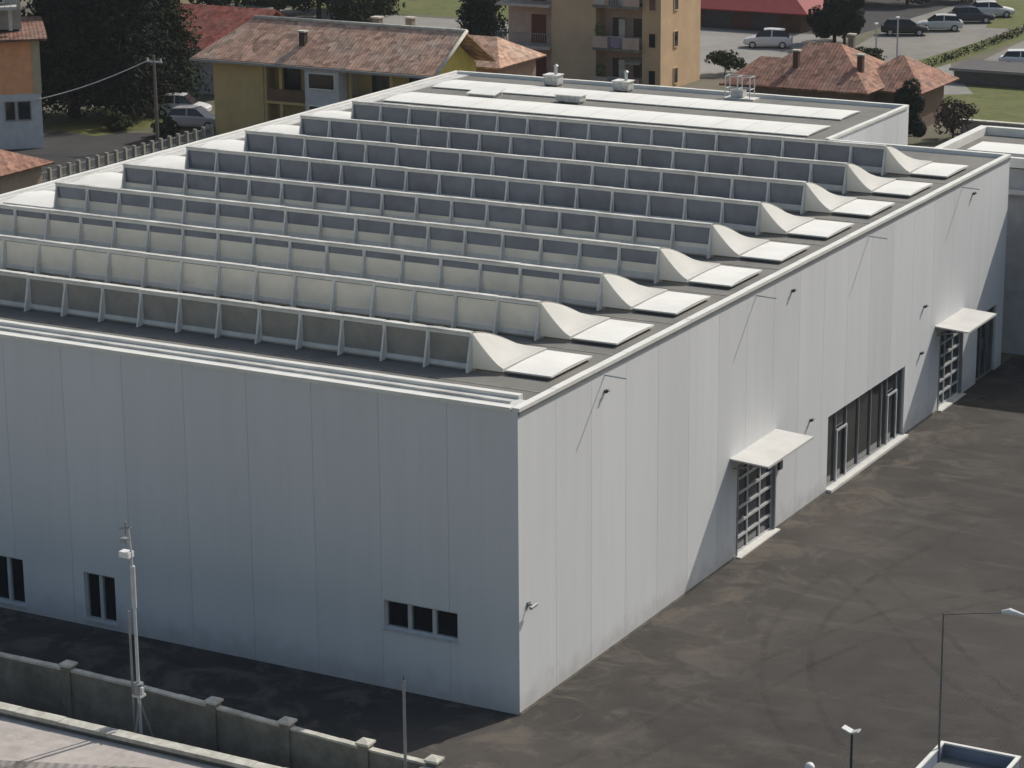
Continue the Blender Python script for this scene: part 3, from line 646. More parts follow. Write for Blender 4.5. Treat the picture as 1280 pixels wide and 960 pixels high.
# ------------------------------------------------------------------ roof clutter
def vent_unit(name, label, cat, x, y, w, d, h, z=9.82, pipe=True, group=None):
    t = thing(name, label, cat, (x, y, z), group=group)
    b = MB(); b.box((x-w/2, y-d/2, z+.12), (x+w/2, y+d/2, z+h)); b.build('casing', 'foil', t)
    b = MB()
    for sx in (-1, 1): b.box((x+sx*w*.4-.04, y-d*.45, z), (x+sx*w*.4+.04, y+d*.45, z+.119))
    b.build('skid', 'metal_grey', t)
    b = MB(); b.box((x-w/2-.05, y-d/2-.05, z+h+.001), (x+w/2+.05, y+d/2+.05, z+h+.05)); b.build('lid', 'cap', t)
    if pipe:
        b = MB(); b.tube([(x+w*.2, y, z+h+.05), (x+w*.2, y, z+h+.5)], .09, 8); b.tube([(x+w*.2, y, z+h+.5), (x+w*.2, y, z+h+.6)], [.16, .05], 8); b.build('flue', 'metal_light', t)
    return t
vent_unit('roof_vent', 'pale metal vent box with a flue near the rear parapet, left of two', 'roof vent', -28.6, 56.4, .8, .7, .6)
vent_unit('roof_vent', 'pale metal vent box with a flue on the rear roof below the balconies', 'roof vent', -24.4, 56.4, .9, .7, .55)
vent_unit('air_conditioner', 'low wide white unit lying between the two rear roof strips', 'air conditioner', -25.2, 51.9, 1.4, .7, .4, pipe=False)
LT = thing('lattice_frame', 'small pale metal lattice frame standing at the rear roof edge', 'frame', (-17.9, 57.0, 9.7))
b = MB()
for dx in (-.7, 0, .7):
    for dy in (-.3, .3): b.tube([(-17.9+dx, 57+dy, 9.7), (-17.9+dx, 57+dy, 11.0)], .03, 6)
for z in (10.35, 11.0):
    for dy in (-.3, .3): b.tube([(-18.6, 57+dy, z), (-17.2, 57+dy, z)], .025, 6)
    for dx in (-.7, 0, .7): b.tube([(-17.9+dx, 56.7, z), (-17.9+dx, 57.3, z)], .025, 6)
b.build('rail', 'metal_light', LT)
b = MB(); b.box((-18.6, 56.5, 9.72), (-16.9, 57.3, 9.9)); b.build('base', 'cap', LT)
b = MB(); b.box((-18.3, 56.75, 9.901), (-17.6, 57.2, 10.3)); b.build('equipment_box', 'foil', LT)
HT = thing('roof_hatch', 'small grey roof hatch on the rear roof strip near its left end', 'hatch', (-30.2, 51.6, 9.7))
b = MB(); b.box((-30.9, 51.2, 9.7), (-29.4, 52.2, 10.02)); b.build('curb', 'grey_sheet', HT)
b = MB(); b.solid([(-31, 51.1, 10.04), (-29.3, 51.1, 10.04), (-29.3, 52.3, 10.22), (-31, 52.3, 10.22)], .05); b.build('lid', 'white_sheet', HT)

# ------------------------------------------------------------------ trees
def leaf_cloud(b, c, r, n, size, rnd, flat=0.5):
    for _ in range(n):
        while True:
            p = Vector((rnd.uniform(-1, 1), rnd.uniform(-1, 1), rnd.uniform(-1, 1)))
            if 0.15 < p.length < 1: break
        p = p.normalized()*p.length**0.45
        q = Vector((c[0]+p.x*r[0], c[1]+p.y*r[1], c[2]+p.z*r[2]))
        nrm = (p + Vector((rnd.uniform(-1, 1), rnd.uniform(-1, 1), rnd.uniform(-.4, 1)))*flat).normalized()
        a = nrm.orthogonal().normalized(); a = (Matrix.Rotation(rnd.uniform(0, 6.28), 3, nrm) @ a); e = nrm.cross(a)
        s = size*rnd.uniform(.5, 1.2); t = s*rnd.uniform(.4, .8)
        b.add([q-a*s, q-e*t*.8+a*s*.1, q+a*s, q+e*t], [(0, 1, 2, 3)])
LEAF = {'cedar': leaf_mat('cedar_needles', (0.016, 0.024, 0.02), (0.028, 0.037, 0.026)),
        'dark': leaf_mat('dark_leaves', (0.025, 0.034, 0.016), (0.045, 0.055, 0.024)),
        'mid': leaf_mat('mid_green_leaves', (0.034, 0.048, 0.02), (0.06, 0.07, 0.03)),
        'olive': leaf_mat('olive_leaves', (0.06, 0.062, 0.03), (0.09, 0.085, 0.045)),
        'bare': leaf_mat('dry_twigs', (0.11, 0.09, 0.07), (0.075, 0.06, 0.045))}
def tree(name, label, x, y, h, w, kind='dark', lf='dark', n=3500, size=.28, group=None, trunk=True, z=0, low=.12, cat='tree'):
    rnd = random.Random(int(x*13+y*7)); t = thing(name, label, cat, (x, y, z), group=group)
    tr = MB(); tr.tube([(x, y, z), (x+rnd.uniform(-.1, .1)*w*.2, y, z+h*.5), (x, y, z+h*.93)], [max(.05, .028*h), .018*h, .004*h], 8)
    cr = MB()
    if kind == 'conifer':
        nt_ = max(6, int(h*1.1))
        for i in range(nt_):
            f = i/(nt_-1); zz = z+h*(low+(0.97-low)*f); rad = w/2*(1-f)**.75+.12
            leaf_cloud(cr, (x, y, zz), (rad*.62, rad*.62, h*.05+.15), int(n*.5/nt_), size, rnd, .9)
            k = max(3, int(9*(1-f)+3))
            for j in range(k):
                a = 6.28*j/k+rnd.uniform(-.4, .4)+i; rr = rad*rnd.uniform(.62, 1.08)
                ex, ey = x+math.cos(a)*rr, y+math.sin(a)*rr; ez = zz-rr*.16+rnd.uniform(-.25, .25)
                tr.tube([(x, y, zz), (ex, ey, ez)], [.012*h*(1-f)+.015, .01], 5)
                for s_ in (.42, .8):
                    leaf_cloud(cr, (x+(ex-x)*s_, y+(ey-y)*s_, zz+(ez-zz)*s_), (rr*.36, rr*.36, h*.045+.1), max(8, int(n/(nt_*k*2))), size, rnd, .9)
    else:
        k = 16
        for j in range(k):
            a = 6.28*j*.618; f = rnd.uniform(0, 1); rr = w/2*rnd.uniform(.25, .72)
            cx_, cy_, cz_ = x+math.cos(a)*rr, y+math.sin(a)*rr, z+h*(low+.18+(.86-low-.18)*f)
            tr.tube([(x, y, z+h*max(.1, (low+.1+.35*f))), ((x+cx_)/2, (y+cy_)/2, cz_-.1*h), (cx_, cy_, cz_)], [.012*h, .008*h, .003*h], 5)
            q = w*rnd.uniform(.15, .26); leaf_cloud(cr, (cx_, cy_, cz_), (q, q, q*.8*min(1.3, h/w)), n//k, size, rnd)
    tr.build('trunk', 'bark', t); cr.build('crown', LEAF[lf], t)
    return t
tree('cedar_tree', 'huge near-black cedar, leftmost and nearest of the cedar clump beside the orange house', -82.6, 83.0, 17, 11.5, 'conifer', 'cedar', 26000, .19, low=.12)
tree('cedar_tree', 'dark cedar in the middle of the clump, its thick trunk showing above the lawn', -79.2, 84.6, 18, 9.5, 'conifer', 'cedar', 22000, .19, low=.10)
tree('cedar_tree', 'greener cedar at the right side of the clump, next to the red roof', -79.6, 89.5, 15, 7.6, 'conifer', 'dark', 18000, .18, low=.12)
tree('bush_tree', 'dark round evergreen behind the notch corner of the warehouse roof', -24.2, 99.5, 4.6, 2.7, 'round', 'cedar', 4200, .17, low=0)
tree('bare_tree', 'thin greyish shrub tree just right of the dark round evergreen', -21.8, 102.5, 3.0, 3.2, 'round', 'bare', 1300, .16, low=0)
tree('conifer_tree', 'dark conifer left of the apartment block, beyond the yellow house', -77.0, 134.0, 11, 4.6, 'conifer', 'cedar', 9000, .22, low=.06)
G1 = 'dark trees along the far pale road'
for i, (x, y, h, w, lb) in enumerate([(-96.5, 137.5, 9, 6.5, 'broad dark tree beyond the middle of the brown roof ridge'),
        (-92.0, 136.0, 9, 5.6, 'dark tree just left of the pale road gap behind the yellow house'),
        (-101.5, 138, 8.5, 6.5, 'dark tree beyond the left half of the brown roof'),
        (-109.5, 138, 8, 6, 'dark tree behind the red roof, farthest left of the row'),
        (-94, 143, 9, 6.5, 'dark tree standing behind the row along the pale road'),
        (-105.5, 137, 7, 6, 'lower dark tree above the meeting of the red and brown roofs'),
        (-99, 144, 9, 6.5, 'dark tree in the back row over the brown roof ridge'),
        (-106.5, 145, 9, 7, 'dark tree in the back row over the left end of the brown roof')]):
    tree('dark_tree', lb, x, y, h, w, 'conifer' if i % 3 == 1 else 'round', ('cedar', 'dark', 'mid')[i % 3], 6500, .24, group=G1, low=.02)
G2 = 'dark trees beyond the terracotta house'
for x, y, h, w, lb in [(-47.0, 143.5, 6.5, 5.0, 'dark tree right behind the terracotta roof ridge'), (-44.8, 140.2, 5.2, 4.0, 'dark tree between the terracotta roof and the parked cars'),
        
        (-50.5, 171, 6, 6.5, 'dark tree at the top edge beyond the grey car'), (-46.5, 175.5, 6, 6.5, 'dark tree at the top edge beyond the dark blue car'), (-55.5, 171, 6, 6.5, 'dark tree at the top edge right of the red-roofed shed')]:
    tree('dark_tree', lb, x, y, h, w, 'round', 'cedar', 5200, .22, group=G2, low=0)
for x, y, w, h, lb in [(-48.0, 122.5, 3.6, 2.0, 'brownish dark shrub at the left end of the terracotta house'), (-39.2, 131.5, 3.2, 1.5, 'dark green shrub behind the right end of the terracotta roof'),
        (-76.5, 80.2, 2.8, 1.6, 'low dark shrub at the foot of the second cedar'), (-71.8, 79.6, 1.8, 1.4, 'dark shrub beside the utility pole')]:
    tree('shrub', lb, x, y, h, w, 'round', 'dark', 1500, .16, low=0, cat='shrub')
HE = thing('hedge', 'long dark low hedge between the pale road and the grey lot', 'hedge', (-34, 145, 0))
cr = MB(); rnd = random.Random(5)
for k in range(30):
    y = 133+k*0.95; x = -34.6+0.02*k; leaf_cloud(cr, (x+rnd.uniform(-.3, .3), y, .3), (rnd.uniform(.4, .9), .8, rnd.uniform(.2, .5)), rnd.randint(20, 60), .12, rnd)
cr.build('foliage', LEAF['dark'], HE)
for k in range(15): MB().tube([(-34.6, 133+k*1.9, 0), (-34.6, 133+k*1.9, .6)], .03, 5).build('stem', 'bark', HE)

# ------------------------------------------------------------------ houses
def hip_roof(b, x0, x1, y0, y1, ze, zr, hip0, hip1, th=.16):
    ym = (y0+y1)/2
    A, B, Cc, D = (x0, y0, ze), (x1, y0, ze), (x1, y1, ze), (x0, y1, ze); P, Q = (x0+hip0, ym, zr), (x1-hip1, ym, zr)
    b.solid([A, B, Q, P], th); b.solid([Cc, D, P, Q], th)
    if hip0 > 0: b.solid([D, A, P], th)
    if hip1 > 0: b.solid([B, Cc, Q], th)
def chimney(parent, x, y, z0, z1, m='concrete', s=.3):
    b = MB(); b.box((x-s, y-s, z0), (x+s, y+s, z1)); c = b.build('chimney', m, parent)
    b = MB(); b.box((x-s-.08, y-s-.08, z1+.001), (x+s+.08, y+s+.08, z1+.1)); b.build('chimney_cap', 'coping', c)

# yellow house
YH = thing('yellow_house', 'ochre yellow house with a long weathered brown tiled roof behind the warehouse', 'house', (-60, 85, 0))
ochre = plain('ochre_render', (0.52, 0.41, 0.20), scale=.8); yel = plain('yellow_render', (0.58, 0.46, 0.12))
b = MB(); b.box((-69.2, 81.9, 0), (-65.0, 88, 5.45)); b.box((-65.0, 83.4, 0), (-51.6, 88, 5.45)); b.box((-65.0, 81.95, 2.5), (-51.6, 83.39, 2.68)); b.box((-65, 81.95, 5.2), (-51.6, 83.39, 5.44)); b.build('wall', ochre, YH)
b = MB(); b.add([(-51.59, 81.9, 0), (-51.59, 88.4, 0), (-51.59, 88.4, 5.3), (-51.59, 85, 7.55), (-51.59, 81.9, 5.3)], [(0, 1, 2, 3, 4)]); b.add([(-51.9, 81.9, 0), (-51.58, 81.9, 0), (-51.58, 81.9, 5.3), (-51.9, 81.9, 5.3)], [(0, 1, 2, 3)]); b.build('gable_wall', yel, YH)
b = MB(); hip_roof(b, -70.3, -50.4, 80.9, 89.2, 5.5, 7.95, 2.6, 0.0); YR = b.build('roof', 'tile_brown', YH)
b = MB(); b.tube([(-67.7, 85.05, 7.98), (-50.4, 85.05, 7.98)], .13, 8); b.tube([(-50.38, 80.9, 5.55), (-50.38, 85.05, 8.0)], .12, 8); b.build('ridge_tile', 'coping', YR, smooth=True)
b = MB(); b.box((-70.35, 80.72, 5.28), (-50.35, 80.88, 5.45)); b.build('gutter', 'metal_grey', YR)
chimney(YH, -62.2, 82.9, 6.3, 7.5, plain('dark_chimney', (0.07, 0.05, 0.04)), .22); chimney(YH, -58.2, 86.2, 7.1, 8.3, 'concrete', .28); chimney(YH, -56.0, 87.0, 6.7, 8.3, 'concrete', .25)
for x in (-64.9, -63.6, -61.1, -57.9, -54.6, -51.9):
    b = MB(); b.box((x-.12, 82.0, 0), (x+.12, 82.24, 5.2)); b.build('pillar', ochre, YH)
b = MB(); b.box((-64.7, 81.97, 2.69), (-61.3, 82.05, 3.55)); b.box((-57.7, 81.97, 2.69), (-52.1, 82.05, 3.55)); b.build('balcony_parapet', plain('brown_parapet', (0.16, 0.10, 0.06)), YH)
b = MB(); b.box((-60.9, 80.95, 0), (-58.15, 83.38, 5.26)); VB = b.build('bay', plain('bay_render', (0.52, 0.52, 0.55)), YH)
windows(VB, [(-60.55, -58.5, 4.0, 5.0), (-60.55, -58.5, 1.6, 2.75)], 'F', 80.95, fr='white_paint')
windows(YH, [(-64.2, -62.9, 3.1, 4.8), (-56.9, -55.6, 3.1, 4.8), (-53.9, -52.7, 3.1, 4.8)], 'F', 83.4, fr='metal_dark')
windows(YH, [(83.2, 84.2, 3.2, 4.6)], 'R', -51.58, fr='metal_dark')

# pink house between the yellow house and the apartment block
PH = thing('pink_house', 'small pinkish house with low tiled roof between yellow house and apartment block', 'house', (-57, 96, 0))
b = MB(); b.box((-60.5, 93.2, 0), (-52.6, 99, 4.3)); b.build('wall', plain('pink_render', (0.33, 0.22, 0.17)), PH)
b = MB(); hip_roof(b, -61.2, -52.0, 92.5, 99.6, 4.35, 6.0, 1.5, 2.2); b.build('roof', 'tile_brown', PH)
windows(PH, [(-59.6, -58.6, 2.2, 3.5), (-57.2, -56.4, 2.0, 3.6), (-54.8, -53.8, 2.2, 3.5)], 'F', 93.2, fr='metal_dark')
windows(PH, [(94.6, 95.6, 2.0, 3.4)], 'R', -52.6, fr='metal_dark')

# orange house, turned so that only its front shows
OH = thing('orange_house', 'two-tone house, orange render above a pale grey ground floor, at the left edge', 'house', (-76.6, 72.0, 0), R(41))
orange = plain('orange_render', (0.85, 0.40, 0.20))
b = MB(); b.box((-14, 0, 0), (0, 9, 3.8)); b.build('lower_wall', plain('grey_render', (0.60, 0.60, 0.60)), OH)
b = MB(); b.box((-14, -.02, 3.801), (.02, 9, 7.55)); b.build('upper_wall', orange, OH)
b = MB(); b.box((-.5, -.06, 3.81), (.06, -.021, 7.54)); b.build('quoin', plain('pale_quoin', (0.5, 0.42, 0.28)), OH)
b = MB(); b.solid([(-14.6, -.7, 7.62), (.6, -.7, 7.62), (.6, 1.2, 7.86), (-14.6, 1.2, 7.86)], .16); b.solid([(.6, 1.201, 7.86), (.6, 9.6, 7.86), (-14.6, 9.6, 7.86), (-14.6, 1.201, 7.86)], .16); b.build('roof', tile_mat('clay_tile_dark', (0.20, 0.10, 0.075), (0.15, 0.08, 0.06), (0.22, 0.18, 0.15)), OH)
b = MB(); b.box((-14, 1.6, 8.01), (-1.0, 8.5, 12.6)); US = b.build('upper_storey', plain('grey_house_render', (0.36, 0.35, 0.32)), OH)
b = MB(); b.box((-14.2, .2, 9.5), (-1.3, 1.59, 9.72)); b.build('balcony', plain('balcony_slab', (0.55, 0.54, 0.5)), US)
b = MB(); b.box((-14.2, .22, 10.6), (-1.3, .29, 10.68))
for k in range(33): b.box((-14.1+k*.4, .23, 9.721), (-14.06+k*.4, .27, 10.6))
b.build('railing', 'metal_light', US)
b = MB(); b.box((-1.9, .25, 8.1), (-1.65, .5, 9.49)); b.build('balcony_post', 'coping', US)
b = MB(); hip_roof(b, -15, 0, .8, 9.3, 12.62, 14.4, 3, 3); b.build('upper_roof', 'tile_red', OH)
windows(OH, [(-2.45, -1.85, 2.05, 3.25), (-1.6, -.8, 2.05, 3.25), (-4.6, -3.9, 2.05, 3.25)], 'F', 0, fr='metal_grey')
windows(OH, [(-4.8, -3.9, 4.6, 6.2)], 'F', -.02, fr='white_paint')
windows(US, [(-3.4, -2.2, 9.9, 12.0), (-6.4, -5.2, 9.9, 12.0)], 'F', 1.6, fr='white_paint')

# red-roofed house
RH = thing('red_roof_house', 'pale grey house with a smooth brick-red roof between the cedar and the yellow house', 'house', (-84, 98, 0))
b = MB(); b.box((-89.5, 96.2, 0), (-76.8, 104, 3.6)); b.build('wall', plain('pale_wall', (0.47, 0.48, 0.52)), RH)
b = MB(); hip_roof(b, -90.3, -76.0, 95.2, 105, 3.65, 6.3, 0, 0); b.build('roof', 'tile_red', RH)
b = MB(); b.box((-90.3, 95.05, 3.45), (-76.0, 95.18, 3.6)); b.build('gutter', 'metal_grey', RH)
b = MB(); b.box((-88.5, 96.15, .05), (-86, 96.19, 2.4)); b.build('garage_door', 'metal_light', RH)
windows(RH, [(-83.5, -82.4, 1.2, 2.6)], 'F', 96.2)
# far yellowish house
FH = thing('far_pale_house', 'pale yellowish house at the top edge behind the red roof', 'house', (-112, 141, 0))
b = MB(); b.box((-124, 138, 0), (-114.2, 146, 6)); b.build('wall', plain('far_wall', (0.42, 0.38, 0.24)), FH)
b = MB(); hip_roof(b, -125, -113.4, 137.2, 146.8, 6.05, 8, 3, 3); b.build('roof', 'tile_brown', FH)
windows(FH, [(-121, -119.8, 2.5, 4), (-118, -116.8, 2.5, 4)], 'F', 138)
# low red-tiled outhouse by the left roof edge
OT = thing('outhouse', 'low red-tiled outhouse at the left edge just beyond the warehouse roof', 'outhouse', (-68, 55, 0))
b = MB(); b.box((-76, 52.4, 0), (-65.6, 58.2, 2.2)); b.build('wall', plain('outhouse_wall', (0.3, 0.25, 0.2)), OT)
b = MB(); hip_roof(b, -76.5, -65.0, 51.8, 58.8, 2.22, 3.5, 0, 1.6); b.build('roof', 'tile_terra', OT)
b = MB(); b.box((-70, 52.35, 0.05), (-69.1, 52.39, 2)); b.build('door', 'metal_dark', OT)

# apartment block
AB = thing('apartment_block', 'tall brown and tan apartment block with cluttered balconies', 'apartment block', (-55.7, 115, 0))
tan = plain('tan_render', (0.60, 0.42, 0.26), scale=.5); brown = plain('brown_render', (0.58, 0.44, 0.29), scale=.5); pink = plain('pinkish_render', (0.56, 0.42, 0.35))
TOP = 16.0
b = MB(); b.box((-58.2, 112.0, 0), (-54.3, 119.2, TOP)); b.build('blank_wall', brown, AB)
b = MB(); b.box((-50.3, 112.0, 0), (-48.72, 119.25, TOP)); b.build('end_wall', tan, AB)
b = MB(); b.box((-62.8, 113.4, 0), (-58.201, 119.2, TOP)); b.box((-54.299, 113.6, 0), (-50.301, 119.2, TOP)); b.build('recessed_wall', pink, AB)
b = MB(); b.box((-63.2, 111.7, TOP+.01), (-48.3, 119.6, TOP+.3)); b.build('roof', 'concrete', AB)
for z in (-0.4, 2.75, 6.05, 9.3, 12.5):
    if z > 0:
        b = MB(); b.box((-62.9, 111.6, z), (-58.21, 113.39, z+.22)); s_ = b.build('balcony', plain('balcony_edge', (0.55, 0.5, 0.44)), AB)
        r = MB()
        for k in range(24): r.box((-62.85+k*.2, 111.64, z+.22), (-62.82+k*.2, 111.67, z+1.2))
        r.box((-62.9, 111.62, z+1.2), (-58.22, 111.69, z+1.26)); r.build('railing', 'metal_grey', s_)
    b = MB(); b.box((-54.29, 111.4, z+.3), (-50.31, 113.59, z+.5)); s_ = b.build('balcony', 'concrete', AB)
    for xa, xb in ((-54.29, -53.0), (-51.7, -50.31)): MB().box((xa, 111.4, z+.51), (xb, 111.5, z+1.4)).build('parapet', pink, s_)
    r = MB()
    for k in range(9): r.box((-52.95+k*.15, 111.42, z+.51), (-52.92+k*.15, 111.46, z+1.4))
    r.box((-53, 111.41, z+1.4), (-51.7, 111.47, z+1.45)); r.build('railing', 'metal_light', s_)
    b = MB(); b.box((-60.7, 113.34, z+.25), (-59.4, 113.39, z+2.5)); b.build('shutter', plain('brown_shutter', (0.16, 0.06, 0.04)), AB)
    b = MB(); b.box((-53.6, 113.54, z+.55), (-52.6, 113.59, z+2.6)); b.box((-51.8, 113.54, z+1.2), (-50.9, 113.59, z+2.6)); b.build('shutter', plain('grey_shutter', (0.12, 0.10, 0.09)), AB)
    b = MB(); b.box((-52.4, 112.2, z+.51), (-51.9, 112.6, z+2.7)); b.build('column', plain('column_render', (0.5, 0.45, 0.38)), AB)
for z in (0.4, 3.25, 6.1, 8.95, 11.8):
    windows(AB, [(114.35, 115.0, z, z+1.15)], 'R', -48.72, fr=tan)
    windows(AB, [(-49.7, -49.15, z+.2, z+1.25)], 'F', 112.0, fr=tan)
# things standing on the balconies
for i, (x, z, c, lb) in enumerate([(-53.6, 6.55, (0.5, 0.48, 0.45), 'pale cloth hung over the upper balcony parapet of the apartment block'), (-52.3, 3.25, (0.28, 0.24, 0.32), 'mauve laundry sheet hanging on the middle balcony of the apartment block'),
                                   (-51.0, 0.1, (0.42, 0.2, 0.2), 'reddish laundry hanging on the lowest visible balcony of the apartment block')]):
    b = MB(); n_ = 8
    vs = []
    for k in range(n_+1):
        xx = x-.45+.9*k/n_; yy = 111.33+.03*math.sin(k*2.1); vs += [(xx, yy, z+.9), (xx, yy-.02*math.cos(k*1.7), z+.1+.05*math.sin(k))]
    b.add(vs, [(2*k, 2*k+1, 2*k+3, 2*k+2) for k in range(n_)]); b.add([(p[0], p[1]+.02, p[2]) for p in vs], [(2*k, 2*k+2, 2*k+3, 2*k+1) for k in range(n_)])
    tag(b.build('laundry', plain('laundry_cloth', c), loc=(x, 111.33, z)), lb, 'laundry')

for i, (x, z, c, lb) in enumerate([(-53.9, 3.55, (0.12, 0.15, 0.05), 'green potted shrub on the left of the middle balcony of the apartment block'), (-50.7, 6.85, (0.13, 0.14, 0.06), 'potted shrub at the right of the upper balcony of the apartment block'),
                                   (-53.8, 0.4, (0.10, 0.13, 0.05), 'potted shrub at the left of the lowest visible balcony of the apartment block')]):
    t = thing('potted_plant', lb, 'plant', (x, 111.9, z))
    b = MB(); b.tube([(x, 111.9, z), (x, 111.9, z+.35)], [.14, .19], 10); b.build('pot', plain('pot_clay', (0.35, 0.16, 0.1)), t)
    b = MB(); rnd = random.Random(i); leaf_cloud(b, (x, 111.9, z+1.0), (.4, .35, .65), 220, .1, rnd); b.build('foliage', leaf_mat('pot_leaves', c, tuple(q*1.6 for q in c)), t)
for i, (x, z, lb) in enumerate([(-52.3, 8.35, 'pale awning over the upper balcony of the apartment block'), (-51.6, 2.35, 'pale awning low over the middle balcony door of the apartment block')]):
    t = thing('awning', lb, 'awning', (x, 113.5, z))
    b = MB(); b.solid([(x-.9, 112.3, z-.35), (x+.9, 112.3, z-.35), (x+.9, 113.5, z), (x-.9, 113.5, z)], .03); b.build('cloth', plain('awning_cloth', (0.68, 0.62, 0.52)), t)
    for sx in (-.85, .85):
        b = MB(); b.tube([(x+sx, 112.35, z-.40), (x+sx, 113.5, z-.55)], .02, 5); b.build('arm', 'metal_light', t)

# terracotta house
TH = thing('terracotta_house', 'low house under linked terracotta hip roofs behind the rear parapet', 'house', (-31, 106, 0))
b = MB(); b.box((-36.6, 101.2, 0), (-28.0, 109, 3.1)); b.box((-27.99, 104.0, 0), (-25.2, 110, 2.9)); b.box((-38.6, 103, 0), (-36.61, 108, 2.7)); b.build('wall', plain('brown_brick', (0.17, 0.12, 0.095)), TH)
b = MB(); hip_roof(b, -37.2, -27.3, 100.4, 110, 3.12, 5.75, 3.6, 4.0); TR = b.build('roof', 'tile_terra', TH)
b = MB(); hip_roof(b, -30.2, -24.4, 103.2, 111, 2.92, 4.9, 2.6, 2.8); b.build('side_roof', 'tile_terra', TH)
b = MB(); hip_roof(b, -39.4, -34.5, 102.2, 109.0, 2.75, 4.4, 1.8, 1.5); b.build('side_roof', 'tile_terra', TH)
chimney(TH, -33.6, 102.6, 4.0, 5.4, plain('brick_chimney', (0.12, 0.06, 0.045)), .2); chimney(TH, -29.0, 103.2, 3.9, 5.3, plain('brick_chimney', (0.12, 0.06, 0.045)), .2); chimney(TH, -31, 106.5, 5.2, 6.2, 'concrete', .2)
windows(TH, [(-35.5, -34.3, 1.0, 2.3), (-31.5, -30.3, 1.0, 2.3)], 'F', 101.2)

# red-roofed garage far behind
RG = thing('red_garage', 'brown shed with bright red roof near the top edge, right of apartment block', 'shed', (-57, 151, 0))
b = MB(); b.box((-70, 147.9, 0), (-52.0, 154, 1.75)); b.build('wall', plain('red_brown_wall', (0.10, 0.055, 0.04)), RG)
b = MB(); hip_roof(b, -71, -51.0, 147.0, 155, 1.78, 4.3, 0, 4.2); b.build('roof', plain('red_sheet', (0.27, 0.05, 0.05), .7), RG)
for x in (-66.5, -61.5, -56.8):
    b = MB(); b.box((x, 147.85, .05), (x+2.8, 147.89, 1.6)); b.build('garage_door', 'metal_dark', RG)

# low flat building by the grass, right edge
LB = thing('low_shed', 'long low dark grey flat-roofed shed beside the grass at the right edge', 'shed', (-24, 128, 0))
b = MB(); b.box((-30.2, 126.6, 0), (-8, 131.0, 1.05)); b.build('wall', plain('shed_wall', (0.14, 0.13, 0.125)), LB)
b = MB(); b.box((-30.5, 126.3, 1.051), (-8, 131.3, 1.2)); b.build('roof', plain('dark_roof', (0.09, 0.085, 0.085)), LB)
b = MB(); b.box((-30.5, 126.2, 1.0), (-8, 126.29, 1.22)); b.build('fascia', plain('fascia_grey', (0.30, 0.28, 0.27)), LB)
GW = thing('garden_wall', 'short pale garden wall at the edge of the grass beyond the annex', 'wall', (-20, 106, 0))
b = MB(); b.box((-22.2, 105.2, 0), (-14, 105.5, .9)); b.build('wall_panel', plain('garden_wall_render', (0.36, 0.34, 0.31)), GW)
b = MB(); b.box((-22.3, 105.1, .901), (-13.9, 105.6, 1.0)); b.build('coping', 'coping', GW)

# ------------------------------------------------------------------ garden fence along the left side
FE = thing('garden_fence', 'pale post-and-panel garden fence beyond the left edge of the warehouse roof', 'fence', (-66.5, 66, 0))
b = MB(); b.box((-66.6, 57, 0), (-66.4, 78, .5)); b.build('base_wall', 'concrete', FE)
for k in range(22):
    y = 57.1+k*.98; b = MB(); b.box((-66.62, y-.09, .501), (-66.38, y+.09, 1.5)); b.build('post', plain('fence_post', (0.36, 0.34, 0.28)), FE)
b = MB()
for z in (.75, 1.25): b.box((-66.53, 57, z), (-66.47, 77.7, z+.07))
for k in range(104): b.box((-66.52, 57.1+k*.2, .6), (-66.49, 57.14+k*.2, 1.35))
b.build('railing', 'metal_grey', FE)

UP = thing('utility_pole', 'wooden utility pole with a short crossbar in front of the cedar', 'utility pole', (-69.9, 76, 0))
b = MB(); b.tube([(-69.9, 76, 0), (-69.9, 76, 6.3)], [.13, .09], 8); b.build('post', plain('pole_wood', (0.2, 0.17, 0.14)), UP)
b = MB(); b.box((-70.5, 75.92, 5.8), (-69.2, 76.0, 5.92)); b.build('crossbar', 'metal_light', UP)
b = MB()
for x in (-70.4, -69.9, -69.3): b.tube([(x, 75.96, 5.92), (x, 75.96, 6.1)], .05, 6)
b.build('insulator', 'lamp_white', UP)
b = MB(); pts = []
for k in range(13):
    t = k/12; p = Vector((-70.4, 75.96, 5.9)).lerp(Vector((-77, 71.6, 3.3)), t); p.z -= .25*math.sin(math.pi*t); pts.append(p)
b.tube(pts, .035, 5); tag(b.build('overhead_wire', 'metal_light', loc=(-70.4, 75.96, 0)), 'pale sagging overhead wire from the utility pole to the orange house', 'wire')

